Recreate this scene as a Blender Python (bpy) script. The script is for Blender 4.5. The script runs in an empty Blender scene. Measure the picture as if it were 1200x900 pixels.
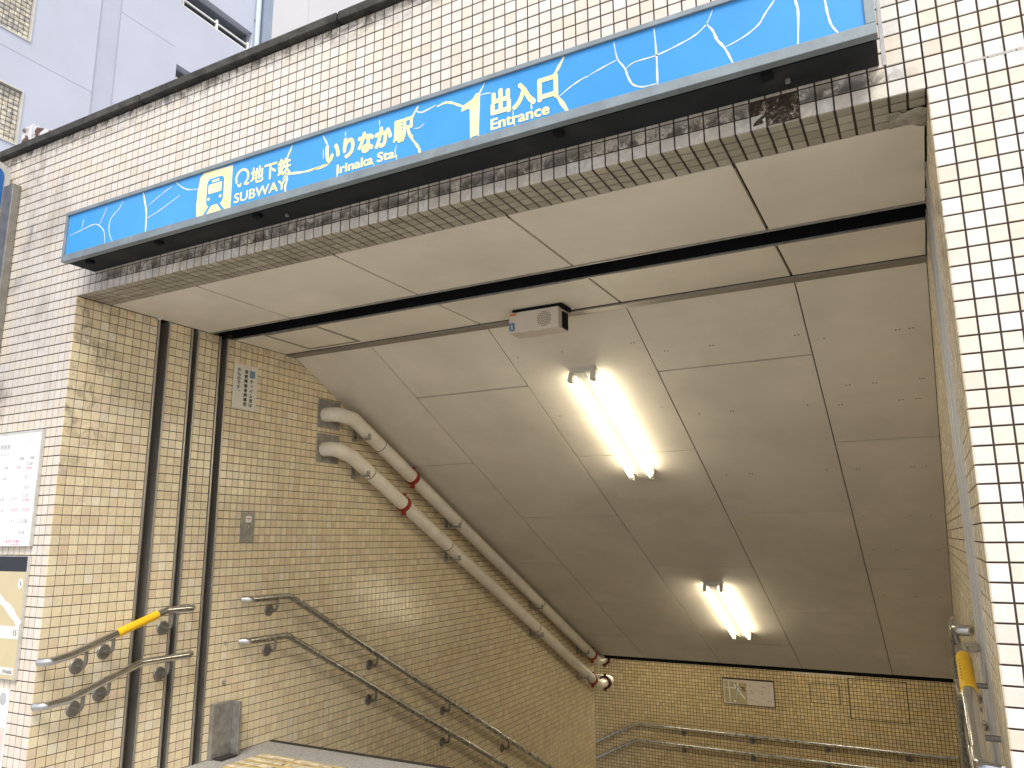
import bpy, bmesh, math, random
import numpy as np
from mathutils import Vector, Matrix, noise as mnoise

# ------------------------------------------------------------------ camera, world, sun, exposure
S = bpy.context.scene
COL = S.collection
YAW, PITCH, ROLL = -0.4885, 0.1987, -0.0069
CAM = Vector((3.8743, -2.357, -1.2802))
def cam_axes():
    f = Vector((math.sin(YAW)*math.cos(PITCH), math.cos(YAW)*math.cos(PITCH), math.sin(PITCH)))
    r = Vector((math.cos(YAW), -math.sin(YAW), 0)); u = r.cross(f)
    return (r*math.cos(ROLL)+u*math.sin(ROLL), -r*math.sin(ROLL)+u*math.cos(ROLL), f)
cr_, cu_, cf_ = cam_axes()
cd = bpy.data.cameras.new('camera'); co = bpy.data.objects.new('camera', cd); COL.objects.link(co)
cd.sensor_width = 36; cd.lens = 896.55/1200*36; cd.clip_start = 0.02; cd.clip_end = 2000
M = Matrix((cr_, cu_, -cf_)).transposed().to_4x4(); M.translation = CAM
co.matrix_world = M
S.camera = co
S.view_settings.view_transform = 'Standard'; S.view_settings.look = 'None'
S.view_settings.exposure = 0.74; S.view_settings.gamma = 1.0
try: S.view_settings.use_curve_mapping = False
except Exception: pass
SUN_EL, SUN_AZ = math.radians(52), math.radians(150)      # azimuth from +Y clockwise: behind and right of the camera
w = bpy.data.worlds.new("World"); S.world = w; w.use_nodes = True
nt = w.node_tree; nt.nodes.clear()
sky = nt.nodes.new('ShaderNodeTexSky'); sky.sky_type = 'NISHITA'; sky.sun_disc = False
sky.sun_elevation = SUN_EL; sky.sun_rotation = SUN_AZ; sky.air_density = 1.0; sky.dust_density = 4.0
mul = nt.nodes.new('ShaderNodeMix'); mul.data_type = 'RGBA'; mul.inputs[0].default_value = 0.85     # thin overcast: blue sky behind even white cloud
mul.inputs[7].default_value = (7.8, 7.8, 7.9, 1)
nt.links.new(sky.outputs[0], mul.inputs[6])
bg = nt.nodes.new('ShaderNodeBackground'); bg.inputs[1].default_value = 0.10
nt.links.new(mul.outputs[2], bg.inputs[0])
wo = nt.nodes.new('ShaderNodeOutputWorld'); nt.links.new(bg.outputs[0], wo.inputs[0])
sl = bpy.data.lights.new('sun', 'SUN'); sl.energy = 2.0; sl.angle = math.radians(25); sl.color = (1.0, 0.96, 0.9)
so = bpy.data.objects.new('sun', sl); COL.objects.link(so)
sdir = Vector((math.sin(SUN_AZ)*math.cos(SUN_EL), math.cos(SUN_AZ)*math.cos(SUN_EL), math.sin(SUN_EL)))
so.rotation_euler = sdir.to_track_quat('Z', 'Y').to_euler(); so.location = (6, -8, 12)
S.cycles.max_bounces = 8; S.cycles.diffuse_bounces = 5

random.seed(7)
R = random.Random(11)
# ------------------------------------------------------------------ helpers
def link(name, me, mat=None, parent=None, loc=None, smooth=False):
    o = bpy.data.objects.new(name, me); COL.objects.link(o)
    if mat is not None and me is not None and not me.materials: me.materials.append(mat)
    if smooth and me is not None:
        me.polygons.foreach_set('use_smooth', [True]*len(me.polygons))
        for p_ in me.polygons: pass
    if loc is not None: o.location = loc
    if parent is not None: o.parent = parent
    return o
def tag(o, label=None, cat=None, group=None, kind=None):
    if label: o['label'] = label
    if cat: o['category'] = cat
    if group: o['group'] = group
    if kind: o['kind'] = kind
    return o
def empty(name, loc, label=None, cat=None, group=None, kind=None):
    o = bpy.data.objects.new(name, None); COL.objects.link(o); o.location = loc
    o.empty_display_size = 0.1
    return tag(o, label, cat, group, kind)
class MB:
    """collects shapes in world coordinates, builds one mesh relative to its parent's location"""
    def __init__(s): s.v = []; s.f = []; s.sm = []
    def add(s, vs, fs, sm=False):
        b = len(s.v); s.v += [tuple(q) for q in vs]
        for f in fs: s.f.append(tuple(b+i for i in f)); s.sm.append(sm)
        return s
    def box(s, a, b, ch=0.0):
        x0,y0,z0 = [min(a[i],b[i]) for i in range(3)]; x1,y1,z1 = [max(a[i],b[i]) for i in range(3)]
        if ch <= 0:
            vs = [(x,y,z) for z in (z0,z1) for y in (y0,y1) for x in (x0,x1)]
            return s.add(vs, [(0,2,3,1),(4,5,7,6),(0,1,5,4),(2,6,7,3),(0,4,6,2),(1,3,7,5)])
        c = min(ch, (x1-x0)*.45, (y1-y0)*.45, (z1-z0)*.45)
        bm = bmesh.new(); bmesh.ops.create_cube(bm, size=1)
        for v_ in bm.verts:
            v_.co = Vector(((x0+x1)/2+v_.co.x*(x1-x0), (y0+y1)/2+v_.co.y*(y1-y0), (z0+z1)/2+v_.co.z*(z1-z0)))
        bmesh.ops.bevel(bm, geom=bm.edges[:], offset=c, segments=2, affect='EDGES', profile=0.5)
        bm.verts.index_update()
        s.add([tuple(v_.co) for v_ in bm.verts], [[v_.index for v_ in f.verts] for f in bm.faces]); bm.free()
        return s
    def quad(s, *p): return s.add(p, [tuple(range(len(p)))])
    def hexa(s, p):   # 8 corners: bottom 4 ccw, top 4 ccw
        return s.add(p, [(3,2,1,0),(4,5,6,7),(0,1,5,4),(1,2,6,5),(2,3,7,6),(3,0,4,7)])
    def tube(s, path, r, n=20, caps=True, radii=None):
        path = [Vector(p_) for p_ in path]
        t0 = (path[1]-path[0]).normalized()
        up = Vector((0,0,1)) if abs(t0.z) < .9 else Vector((1,0,0))
        a = t0.cross(up).normalized(); rings = []
        for i, p_ in enumerate(path):
            if i == 0: t = path[1]-path[0]
            elif i == len(path)-1: t = path[-1]-path[-2]
            else: t = (path[i+1]-path[i]).normalized()+(path[i]-path[i-1]).normalized()
            t.normalize(); a = (a - t*a.dot(t)).normalized(); b = t.cross(a)
            rr = radii[i] if radii else r
            rings.append([p_+a*(rr*math.cos(2*math.pi*k/n))+b*(rr*math.sin(2*math.pi*k/n)) for k in range(n)])
        vs = [q for rg in rings for q in rg]; fs = []
        for i in range(len(rings)-1):
            for k in range(n):
                fs.append((i*n+k, i*n+(k+1)%n, (i+1)*n+(k+1)%n, (i+1)*n+k))
        s.add(vs, fs, True)
        if caps:
            s.add(rings[0], [tuple(reversed(range(n)))]); s.add(rings[-1], [tuple(range(n))])
        return s
    def cyl(s, a, b, r, n=20): return s.tube([a, b], r, n)
    def build(s, name, mat, parent=None, label=None, cat=None, group=None, kind=None):
        off = Vector((0,0,0)); q = parent
        while q is not None: off += q.location; q = q.parent
        if parent is None:
            arr = np.array(s.v); lo = arr.min(0); hi = arr.max(0)
            off = Vector(((lo[0]+hi[0])/2, (lo[1]+hi[1])/2, lo[2]))
        me = bpy.data.meshes.new(name)
        me.from_pydata([(v[0]-off.x, v[1]-off.y, v[2]-off.z) for v in s.v], [], s.f); me.update()
        me.polygons.foreach_set('use_smooth', s.sm)
        me.materials.append(mat)
        o = bpy.data.objects.new(name, me); COL.objects.link(o)
        if parent is None: o.location = off
        else: o.parent = parent
        return tag(o, label, cat, group, kind)
def arc_path(pts, rad, seg=6):
    """rounds the corners of a polyline"""
    pts = [Vector(p_) for p_ in pts]; out = [pts[0]]
    for i in range(1, len(pts)-1):
        a = (pts[i-1]-pts[i]); b = (pts[i+1]-pts[i]); la, lb = a.length, b.length; a.normalize(); b.normalize()
        ang = a.angle(b); d = min(rad/math.tan(ang/2), la*.49, lb*.49)
        p0 = pts[i]+a*d; p1 = pts[i]+b*d
        for k in range(seg+1):
            t = k/seg; out.append(p0*(1-t)**2+pts[i]*2*t*(1-t)+p1*t*t)
    out.append(pts[-1]); return out

# ------------------------------------------------------------------ materials
def newmat(name):
    m = bpy.data.materials.new(name); m.use_nodes = True; t = m.node_tree
    return m, t, t.nodes['Principled BSDF']
def N(t, kind, **kw):
    n = t.nodes.new(kind)
    for k, v in kw.items(): setattr(n, k, v)
    return n
def math_(t, op, a, b=None, c=None, clamp=False):
    n = N(t, 'ShaderNodeMath', operation=op); n.use_clamp = clamp
    for i, x in enumerate((a, b, c)):
        if x is None: continue
        if isinstance(x, (int, float)): n.inputs[i].default_value = x
        else: t.links.new(x, n.inputs[i])
    return n.outputs[0]
def noise(t, scale, detail=4, rough=.55, vec=None, dist=0):
    n = N(t, 'ShaderNodeTexNoise'); n.inputs['Scale'].default_value = scale; n.inputs['Detail'].default_value = detail
    n.inputs['Roughness'].default_value = rough; n.inputs['Distortion'].default_value = dist
    if vec is not None: t.links.new(vec, n.inputs['Vector'])
    return n.outputs[0]
def ramp(t, fac, stops, interp='LINEAR'):
    r_ = N(t, 'ShaderNodeValToRGB'); r_.color_ramp.interpolation = interp
    e = r_.color_ramp.elements
    while len(e) > 1: e.remove(e[0])
    e[0].position = stops[0][0]; e[0].color = tuple(stops[0][1])+(1,)
    for p_, c in stops[1:]:
        k = e.new(p_); k.color = tuple(c)+(1,)
    t.links.new(fac, r_.inputs[0]); return r_.outputs[0]
def mrange(t, v, a, b, c=0, d=1, smooth=True):
    n = N(t, 'ShaderNodeMapRange'); n.interpolation_type = 'SMOOTHSTEP' if smooth else 'LINEAR'
    for i, x in enumerate((a, b, c, d)): n.inputs[i+1].default_value = x
    t.links.new(v, n.inputs[0]); return n.outputs[0]
def mixc(t, fac, a, b, mode='MIX'):
    n = N(t, 'ShaderNodeMix', data_type='RGBA', blend_type=mode)
    if isinstance(fac, (int, float)): n.inputs[0].default_value = fac
    else: t.links.new(fac, n.inputs[0])
    for i, x in ((6, a), (7, b)):
        if isinstance(x, tuple): n.inputs[i].default_value = x+(1,) if len(x) == 3 else x
        else: t.links.new(x, n.inputs[i])
    return n.outputs[2]
def bump(t, bs, h, strength=.2, dist=.01):
    b = N(t, 'ShaderNodeBump'); b.inputs['Strength'].default_value = strength; b.inputs['Distance'].default_value = dist
    t.links.new(h, b.inputs['Height']); t.links.new(b.outputs[0], bs.inputs['Normal'])
def posn(t):
    g = N(t, 'ShaderNodeNewGeometry'); s_ = N(t, 'ShaderNodeSeparateXYZ'); t.links.new(g.outputs['Position'], s_.inputs[0])
    return g.outputs['Position'], s_.outputs
def simple(name, col, rough=.5, metal=0.0, var=.08, scale=12, bmp=0.0, coat=0, dirt=0.0, dirtcol=(.08,.065,.05), spec=.5):
    m, t, b = newmat(name); P, _ = posn(t)
    n1 = noise(t, scale, 5, .6, P)
    lo = tuple(max(0, c*(1-var*1.6)) for c in col); hi = tuple(min(1, c*(1+var)) for c in col)
    c = ramp(t, n1, [(.3, lo), (.7, hi)])
    if dirt > 0:
        n2 = noise(t, scale*.35, 8, .68, P, .6)
        c = mixc(t, math_(t, 'MULTIPLY', mrange(t, n2, .5, .72), dirt), c, dirtcol)
    t.links.new(c, b.inputs['Base Color'])
    b.inputs['Metallic'].default_value = metal; b.inputs['Specular IOR Level'].default_value = spec
    t.links.new(mrange(t, n1, .2, .8, rough*.8, min(1, rough*1.25), False), b.inputs['Roughness'])
    if coat: b.inputs['Coat Weight'].default_value = coat
    if bmp: bump(t, b, noise(t, scale*6, 3, .6, P), bmp, .004)
    return m
def tile_material(name, stops, dirt=None, rough=.28, varbright=.09, streak=.25):
    """glazed mosaic tile; colour of each tile from its own 'tone', wear from world-space noise"""
    m, t, b = newmat(name); P, xyz = posn(t)
    ag = N(t, 'ShaderNodeAttribute', attribute_type='GEOMETRY', attribute_name='tone')
    ao = N(t, 'ShaderNodeAttribute', attribute_type='OBJECT', attribute_name='tone')
    tone = math_(t, 'ADD', ag.outputs['Fac'], ao.outputs['Fac'])
    wn = N(t, 'ShaderNodeTexWhiteNoise', noise_dimensions='1D'); t.links.new(math_(t, 'MULTIPLY', tone, 917.3), wn.inputs['W'])
    c = ramp(t, tone, stops)
    hsv = N(t, 'ShaderNodeHueSaturation'); t.links.new(c, hsv.inputs['Color'])
    t.links.new(mrange(t, wn.outputs['Value'], 0, 1, 1-varbright, 1+varbright*.5, False), hsv.inputs['Value'])
    c = hsv.outputs[0]
    # glaze mottling inside a tile
    n1 = noise(t, 55, 4, .6, P)
    c = mixc(t, mrange(t, n1, .35, .75, 0, .22), c, (.45, .38, .27))
    # broad vertical run-off and soot
    mp = N(t, 'ShaderNodeMapping'); mp.inputs['Scale'].default_value = (9, 9, 1.1); t.links.new(P, mp.inputs[0])
    n2 = noise(t, 1.0, 6, .65, mp.outputs[0], .4)
    c = mixc(t, mrange(t, n2, .52, .78, 0, streak), c, (.13, .11, .09))
    if dirt: c = dirt(t, c, P, xyz)
    t.links.new(c, b.inputs['Base Color'])
    t.links.new(mrange(t, noise(t, 30, 4, .6, P), .3, .8, rough*.75, rough*1.7, False), b.inputs['Roughness'])
    b.inputs['Specular IOR Level'].default_value = .5
    bump(t, b, noise(t, 38, 3, .5, P), .12, .004)
    return m
def facade_dirt(t, c, P, xyz):
    X, Y, Z = xyz
    n = noise(t, 14, 8, .7, P, .8); nb = noise(t, 3.2, 5, .6, P, .5)
    # soot washing down from the coping
    a = math_(t, 'MULTIPLY', mrange(t, Z, .86, 1.0), mrange(t, n, .42, .6))
    # mixed creamier towards the left end
    left_mix = mrange(t, X, 1.3, -.9)
    c = mixc(t, math_(t, 'MULTIPLY', left_mix, .34), c, (.62, .5, .31))
    c = mixc(t, mrange(t, X, 4.5, 3.2, 0, .36), c, (.60,.55,.52))      # mixed greyer leftwards from the right pier
    # black mould on the two courses under the sign
    zz = math_(t, 'MULTIPLY', mrange(t, Z, .135, .06), mrange(t, X, 4.05, 3.8))
    zz = math_(t, 'MULTIPLY', zz, mrange(t, X, .02, .3))
    zz = math_(t, 'MULTIPLY', zz, mrange(t, Z, -.2, -.1))
    nz = mrange(t, n, .38, .56, .15, 1)
    n3 = noise(t, 46, 6, .7, P, 1.2)
    row = mrange(t, Z, .045, .055, .30, 1)          # the upper course is blackest, the lower one patchy
    g2 = math_(t, 'MULTIPLY', math_(t, 'MULTIPLY', zz, math_(t, 'MAXIMUM', nz, mrange(t, n3, .5, .6, 0, 1))), row)
    # patch of heavier staining on the left pier
    l = math_(t, 'MULTIPLY', mrange(t, X, .0, -.5), mrange(t, nb, .5, .66))
    l = math_(t, 'MULTIPLY', l, .42)
    k = math_(t, 'MAXIMUM', math_(t, 'MAXIMUM', math_(t, 'MULTIPLY', a, .75), math_(t, 'MULTIPLY', g2, .9)), l)
    return mixc(t, k, c, (.055, .047, .04))
def jamb_dirt(t, c, P, xyz):
    X, Y, Z = xyz
    n = noise(t, 9, 7, .68, P, .7)
    a = math_(t, 'MULTIPLY', mrange(t, Y, .5, .05), mrange(t, n, .46, .64))
    a = math_(t, 'MULTIPLY', a, mrange(t, Z, -1.6, -.4))
    b2 = math_(t, 'MULTIPLY', mrange(t, Z, -.16, -.02), mrange(t, n, .42, .6))
    return mixc(t, math_(t, 'MULTIPLY', math_(t, 'MAXIMUM', a, math_(t, 'MULTIPLY', b2, .5)), .55), c, (.1, .08, .06))
# palettes
FACADE = [(0, (.80,.79,.77)), (.3, (.79,.75,.70)), (.5, (.77,.71,.64)), (.72, (.79,.73,.61)), (.88, (.75,.66,.55)), (1, (.81,.81,.81))]
INNER = [(0, (.86,.76,.53)), (.3, (.82,.70,.47)), (.55, (.84,.73,.52)), (.75, (.78,.64,.42)), (.9, (.80,.65,.48)), (1, (.86,.79,.62))]
m_tile_f = tile_material('facade_tile_glaze', FACADE, facade_dirt)
m_tile_i = tile_material('passage_tile_glaze', INNER, jamb_dirt, rough=.20, streak=.12)
m_tile_s = tile_material('soffit_tile_shaded', [(0, (.38,.35,.28)), (.5, (.31,.285,.225)), (1, (.43,.40,.33))], None, rough=.4, streak=.5)  # soffit stops kept dark: the lintel's shade is in the tile colour
m_tile_b = tile_material('landing_tile_glaze', [(0, (.70,.56,.31)), (.5, (.63,.49,.25)), (1, (.73,.60,.36))], None, rough=.3, streak=.1, varbright=.16)
m_grout = simple('grout', (.055,.038,.032), .9, var=.3, scale=20, bmp=.3)
m_grout_i = simple('grout_inner', (.07,.045,.026), .9, var=.3, scale=20, bmp=.3)
m_coping = simple('weathered_coping', (.055,.053,.048), .85, var=.45, scale=18, bmp=.5, dirt=.6, dirtcol=(.02,.02,.018))
m_conc = simple('mortar', (.42,.39,.34), .9, var=.3, scale=22, bmp=.6, dirt=.6)
m_panel = simple('ceiling_paint', (.75,.70,.61), .62, var=.06, scale=2.2, bmp=.06, dirt=.13, dirtcol=(.3,.25,.18))
m_joint = simple('ceiling_joint', (.03,.026,.022), .9)
m_black = simple('black_channel', (.008,.009,.012), .8, metal=0, var=.3, spec=.15)
m_chan = simple('channel_edge_steel', (.50,.48,.44), .42, metal=.85, var=.04, scale=14)
m_groove = simple('dark_channel', (.11,.10,.09), .4, metal=.8, var=.06, scale=6)
m_steel = simple('brushed_steel', (.58,.58,.57), .27, metal=1.0, var=.03, scale=14)
m_steel_d = simple('dull_steel', (.36,.35,.33), .45, metal=.55, var=.15, scale=25, dirt=.35)
m_steel_fr = simple('anodised_frame', (.33,.31,.28), .5, metal=.7, var=.12, scale=20)
m_chrome = simple('polished_rail', (.62,.63,.65), .17, metal=1.0, var=.06, scale=20)
m_signgrey = simple('sign_frame_paint', (.235,.28,.31), .45, metal=.3, var=.12, scale=10, dirt=.25)
m_signunder = simple('sign_underside', (.022,.025,.029), .75, var=.25, scale=9, dirt=.3, spec=.2)
m_brk = simple('bracket_steel', (.24,.23,.21), .42, metal=.6, var=.15, scale=25)
m_pipe = simple('cream_pipe', (.83,.78,.68), .33, var=.05, scale=8, dirt=.12, dirtcol=(.35,.28,.18))
m_red = simple('red_coupling', (.33,.028,.02), .4, var=.2, scale=30)
m_galv = simple('galvanised', (.42,.41,.39), .5, metal=.6, var=.15, scale=30)
m_yellow = simple('yellow_wrap', (.86,.50,.012), .45, var=.05, scale=20)
m_ink = simple('black_ink', (.03,.03,.03), .6)
m_white = simple('white_print', (.80,.80,.78), .5, var=.03)
m_lav = simple('rendered_wall', (.51,.545,.66), .8, var=.04, scale=.6, bmp=.1, dirt=.06, dirtcol=(.4,.4,.45))
m_floor = simple('granite_paving', (.40,.39,.37), .6, var=.25, scale=60, bmp=.1, dirt=.35)
m_road = simple('street_paving', (.38,.365,.34), .85, var=.2, scale=20, bmp=.2, dirt=.3)
# ------------------------------------------------------------------ tile fields
def tile_verts(h, ch=.0011, th=.006):
    vs = [(-h+ch,-h+ch,0),(h-ch,-h+ch,0),(h-ch,h-ch,0),(-h+ch,h-ch,0)]
    vs += [(-h,-h,-ch),(h,-h,-ch),(h,h,-ch),(-h,h,-ch)]
    vs += [(-h,-h,-th),(h,-h,-th),(h,h,-th),(-h,h,-th)]
    fs = [(0,1,2,3)]
    for b in (0, 4):
        for k in range(4): fs.append((b+4+k, b+4+(k+1)%4, b+(k+1)%4, b+k))
    return np.array(vs, float), fs
PLANES = {'Y-': ((1,0,0),(0,0,1),(0,-1,0)), 'X+': ((0,1,0),(0,0,1),(1,0,0)), 'X-': ((0,-1,0),(0,0,1),(-1,0,0)), 'Z-': ((1,0,0),(0,-1,0),(0,0,-1)), 'Y+': ((-1,0,0),(0,0,1),(0,1,0)), 'Z+': ((1,0,0),(0,1,0),(0,0,1))}
def seen_size(p):
    q = Vector(p)-CAM; z = q.dot(cf_)
    if z < .1: return 0, 0
    x = 600+896.5*q.dot(cr_)/z; y = 450-896.5*q.dot(cu_)/z
    return z, (-25 < x < 1225 and -25 < y < 925)
def tile_field(parent, plane, centers, pitch, mat, nsingle=300, gap=.0052, tilt=.0022, seed=1):
    U, V, Nn = [np.array(a, float) for a in PLANES[plane]]
    base, fs = tile_verts(pitch/2-gap/2)
    shape = base@np.stack([U, V, Nn])
    off = parent.location
    cand = []
    if nsingle:
        for i, c in enumerate(centers):
            z, vis = seen_size(c)
            if vis:
                d = CAM-Vector(c); cosv = abs(d.normalized().dot(Vector(Nn)))
                cand.append((z/math.sqrt(max(cosv, .02)), i))
        cand.sort()
    single = set(i for _, i in cand[:nsingle])
    rg = np.random.default_rng(seed)
    me = bpy.data.meshes.new('tile'); me.from_pydata([tuple(v) for v in shape], [], fs); me.update(); me.materials.append(mat)
    rest = []
    for i, c in enumerate(centers):
        if i in single:
            o = bpy.data.objects.new('tile', me); COL.objects.link(o); o.parent = parent
            o.location = Vector(c)-off+Vector(Nn)*float(rg.normal(0, .0003))
            a = [float(v) for v in rg.normal(0, tilt, 3)]; o.rotation_euler = a
            o['tone'] = float(rg.random())
        else: rest.append(c)
    if rest:
        C = np.array(rest, float); n = len(C)
        ta, tb = rg.normal(0, tilt, (2, n)); dn = rg.normal(0, .0003, n)
        lu = shape@U; lv = shape@V
        vs = C[:,None,:]+shape[None]+(ta[:,None]*lu[None]+tb[:,None]*lv[None]+dn[:,None])[:,:,None]*Nn
        vs = (vs-np.array(off)).reshape(-1, 3)
        k = len(fs); f0 = np.array(fs)
        F = (f0[None]+(np.arange(n)*12)[:,None,None]).reshape(-1)
        m2 = bpy.data.meshes.new('tile_field')
        m2.vertices.add(len(vs)); m2.vertices.foreach_set('co', vs.astype(np.float32).ravel())
        m2.loops.add(len(F)); m2.loops.foreach_set('vertex_index', F.astype(np.int32))
        m2.polygons.add(n*k); m2.polygons.foreach_set('loop_start', (np.arange(n*k)*4).astype(np.int32))
        m2.update(calc_edges=True); m2.shade_flat()
        at = m2.attributes.new('tone', 'FLOAT', 'FACE'); at.data.foreach_set('value', np.repeat(rg.random(n), k).astype(np.float32))
        m2.materials.append(mat)
        o = bpy.data.objects.new('tile_field', m2); COL.objects.link(o); o.parent = parent; o['kind'] = 'stuff'
T = 0.05
FLOOR = -2.55
SL = -0.5; SY = 1.62                                  # sloped ceiling: z = SL*(y-SY)
STREET = -2.72
# ------------------------------------------------------------------ facade wall
fw = empty('tiled_wall', (2.0, .12, STREET), 'street-side wall of small cream square tiles around the wide stair opening, under the blue sign', 'wall')
g = MB()
g.box((-.9, .004, STREET), (-.0045, .30, 1.0)); g.box((0, .004, .004), (4.0, .24, 1.0)); g.box((4.0045, .004, STREET), (6.5, .30, 1.0))
g.build('grout_bed', m_grout, fw)
missing = {(71, 0), (72, 0), (72, 1), (70, 1), (71, 1)}
cs = []
for i in range(-18, 118):
    for j in range(-52, 20):
        x = (i+.5)*T; z = (j+.5)*T
        if 0 < x < 4.0:
            if z < 0 or (.16 < z < .34 and .2 < x < 3.8): continue
            if (i, j) in missing: continue
        cs.append((x, 0, z))
tile_field(fw, 'Y-', cs, T, m_tile_f, 300, seed=3)
# soffit of the lintel: four rows of tiles looking down
sf = []
for i in range(80):
    for j in range(4):
        if (i == 79 and j > 1) or (i == 78 and j == 3): continue
        sf.append(((i+.5)*T, (j+.5)*T, 0))
ls = empty('tiled_soffit', (2.0, .1, .004), 'narrow streaked tiled underside of the lintel, its shade put into the tile colour, four tiles deep, below the blue sign', 'soffit')
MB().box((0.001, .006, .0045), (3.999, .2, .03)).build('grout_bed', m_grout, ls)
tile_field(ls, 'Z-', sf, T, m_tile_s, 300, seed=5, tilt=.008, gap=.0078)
# coping in lengths
x = -.935; k = 0
while x < 6.5:
    ln = 1.35
    o = MB().box((x, -.035, 1.003), (x+ln-.008, .34, 1.047), .004).build('coping_stone', m_coping, fw); x += ln; k += 1
pj = MB()           # pale repointed joints: one along the right pier, one running up beside the sign
xx = 4.10
while xx < 6.4:
    ln = R.uniform(.03, .09); pj.box((xx, -.0012+R.uniform(0,.0006), .0465+R.uniform(-.001,.001)), (xx+ln, .003, .0535+R.uniform(-.001,.0012))); xx += ln+R.uniform(.001,.004)
pj.build('repointed_joint', simple('pale_mortar', (.50,.47,.44), .9, var=.3, scale=60), fw)
MB().box((3.8945, -.0022, .108), (3.9055, .003, 1.0)).build('sealant_joint', simple('grey_sealant', (.50,.50,.52), .6, var=.15, scale=20), fw)
# broken tiles: rough mortar where they fell away
bm = MB()
def rough_patch(mb, x0, x1, z0, z1, y, amp, nx=14, nz=8, seed=0):
    rr = random.Random(seed); vs = []
    for j in range(nz+1):
        for i in range(nx+1):
            e = min(i, nx-i, j, nz-j)
            vs.append((x0+(x1-x0)*i/nx+rr.uniform(-1,1)*.003, y-(amp*rr.random() if e > 0 else -.003), z0+(z1-z0)*j/nz+rr.uniform(-1,1)*.003))
    mb.add(vs, [(j*(nx+1)+i, j*(nx+1)+i+1, (j+1)*(nx+1)+i+1, (j+1)*(nx+1)+i) for j in range(nz) for i in range(nx)], True)
rough_patch(bm, 3.5, 3.652, .004, .098, .003, .007, seed=2)
m_brok, t, b = newmat('sooty_mortar'); Pp, xyz = posn(t)
c = ramp(t, noise(t, 30, 9, .75, Pp, 1.0), [(.38, (.02,.018,.016)), (.52, (.07,.05,.035)), (.60, (.45,.38,.30)), (.68, (.70,.66,.60))])
t.links.new(c, b.inputs['Base Color']); b.inputs['Roughness'].default_value = .95; bump(t, b, noise(t, 90, 5, .7, Pp), .8, .01)
bm.build('broken_patch', m_brok, fw)
pm = MB(); rr = random.Random(4); vs = []
for j in range(7):
    for i in range(9):
        vs.append((3.895+.104*i/8, .100+.115*j/6+(rr.uniform(-.012,.012) if j in (0, 6) else 0)-(.03*(8-i)/8 if j == 6 else 0), -.002-rr.random()*.004))
pm.add(vs, [(j*9+i, (j+1)*9+i, (j+1)*9+i+1, j*9+i+1) for j in range(6) for i in range(8)], True)
pm.build('mortar_patch', m_conc, ls)

# ------------------------------------------------------------------ passage side walls
def stair_z(y): return FLOOR if y < 1.6 else max(-4.8, FLOOR-.15*math.ceil((y-1.6)/.3+1e-6))
def ceil_z(y): return 0.0 if y < SY else SL*(y-SY)
CH = [(.50, .585), (.735, .795), (.95, 1.025)]            # upright shutter channels, y from/to
def side_cols():
    cols = [(i+.5)*T for i in range(10)]
    cols += [.5875+(i+.5)*.049 for i in range(3)] + [.7985+(i+.5)*.05 for i in range(3)]
    y = 1.028
    while y+T < 7.08: cols.append(y+T/2); y += T
    return cols
def passage_wall(x, sgn, label, nsingle, seed):
    t = empty('tiled_wall', (x, 3.5, -4.8), label, 'wall')
    g = MB(); a, b = x-sgn*.004, x-sgn*.28
    edges = [0.0]+[e for c in CH for e in c]+[7.08]
    # bed between the channels, with the soffit line cut above by the ceiling
    for k in range(0, len(edges), 2):
        y0, y1 = edges[k], edges[k+1]
        if k == 0: y0 = .302
        if y1 <= 1.7: g.box((a, y0, -2.6 if y1 < 1 else -2.6), (b, y1, .03))
        else:
            g.box((a, y0, -2.6), (b, 1.7, .03))
            g.hexa([(min(a,b),1.7,-5.0),(max(a,b),1.7,-5.0),(max(a,b),7.08,-5.0),(min(a,b),7.08,-5.0),
                    (min(a,b),1.7,.02),(max(a,b),1.7,.02),(max(a,b),7.08,ceil_z(7.08)+.06),(min(a,b),7.08,ceil_z(7.08)+.06)])
    g.box((a-sgn*.001, .0045, -2.6), (x-sgn*.05, .302, .03))
    for c0, c1 in CH: g.box((x-sgn*.10, c0, -2.6), (b, c1, .03))
    g.build('grout_bed', m_grout_i, t)
    cs = []
    for yc in side_cols():
        j = 0
        while True:
            z = -(j+.5)*T; j += 1
            if z < max(-4.95, stair_z(yc+.02)-.05): break
            if z-T/2 > ceil_z(yc-.02)+.01: continue
            cs.append((x, yc, z))
    tile_field(t, 'X+' if sgn > 0 else 'X-', cs, T, m_tile_i, nsingle, seed=seed, gap=.0041)
    for c0, c1 in CH:
        h = empty('shutter_channel', (x, (c0+c1)/2, FLOOR)); h.parent = t; h.location -= t.location
        for e0, e1 in ((c0, c0+.013), (c1-.013, c1)):
            MB().box((x-sgn*.10, e0+.0005, FLOOR-.03), (x+sgn*.006, e1-.0005, -.0015), .0015).build('steel_edge', m_chan, h)
        MB().box((x-sgn*.099, c0+.013, FLOOR-.03), (x-sgn*.055, c1-.013, -.0015)).build('groove', m_groove, h)
    return t
passage_wall(0.0, 1, 'left wall of the stairwell in beige square tiles, with handrails, notice and two cream pipes', 300, 21)
passage_wall(4.0, -1, 'right wall of the stairwell seen edge-on behind the chrome rails', 0, 22)
# far wall at the foot of the stairs
BY = 9.0
bw = empty('tiled_wall', (1.0, BY, -4.8), 'far wall at the foot of the stairs in small yellowish tiles, behind the map', 'wall')
MB().box((-2.6, BY+.004, -4.9), (4.3, BY+.25, -2.5)).build('grout_bed', m_grout_i, bw)
cs = [(-2.58+(i+.5)*.045, BY, -4.79+(j+.5)*.045) for i in range(148) for j in range(46)]
tile_field(bw, 'Y-', cs, .045, m_tile_b, 0, gap=.0065, seed=31)
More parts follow.
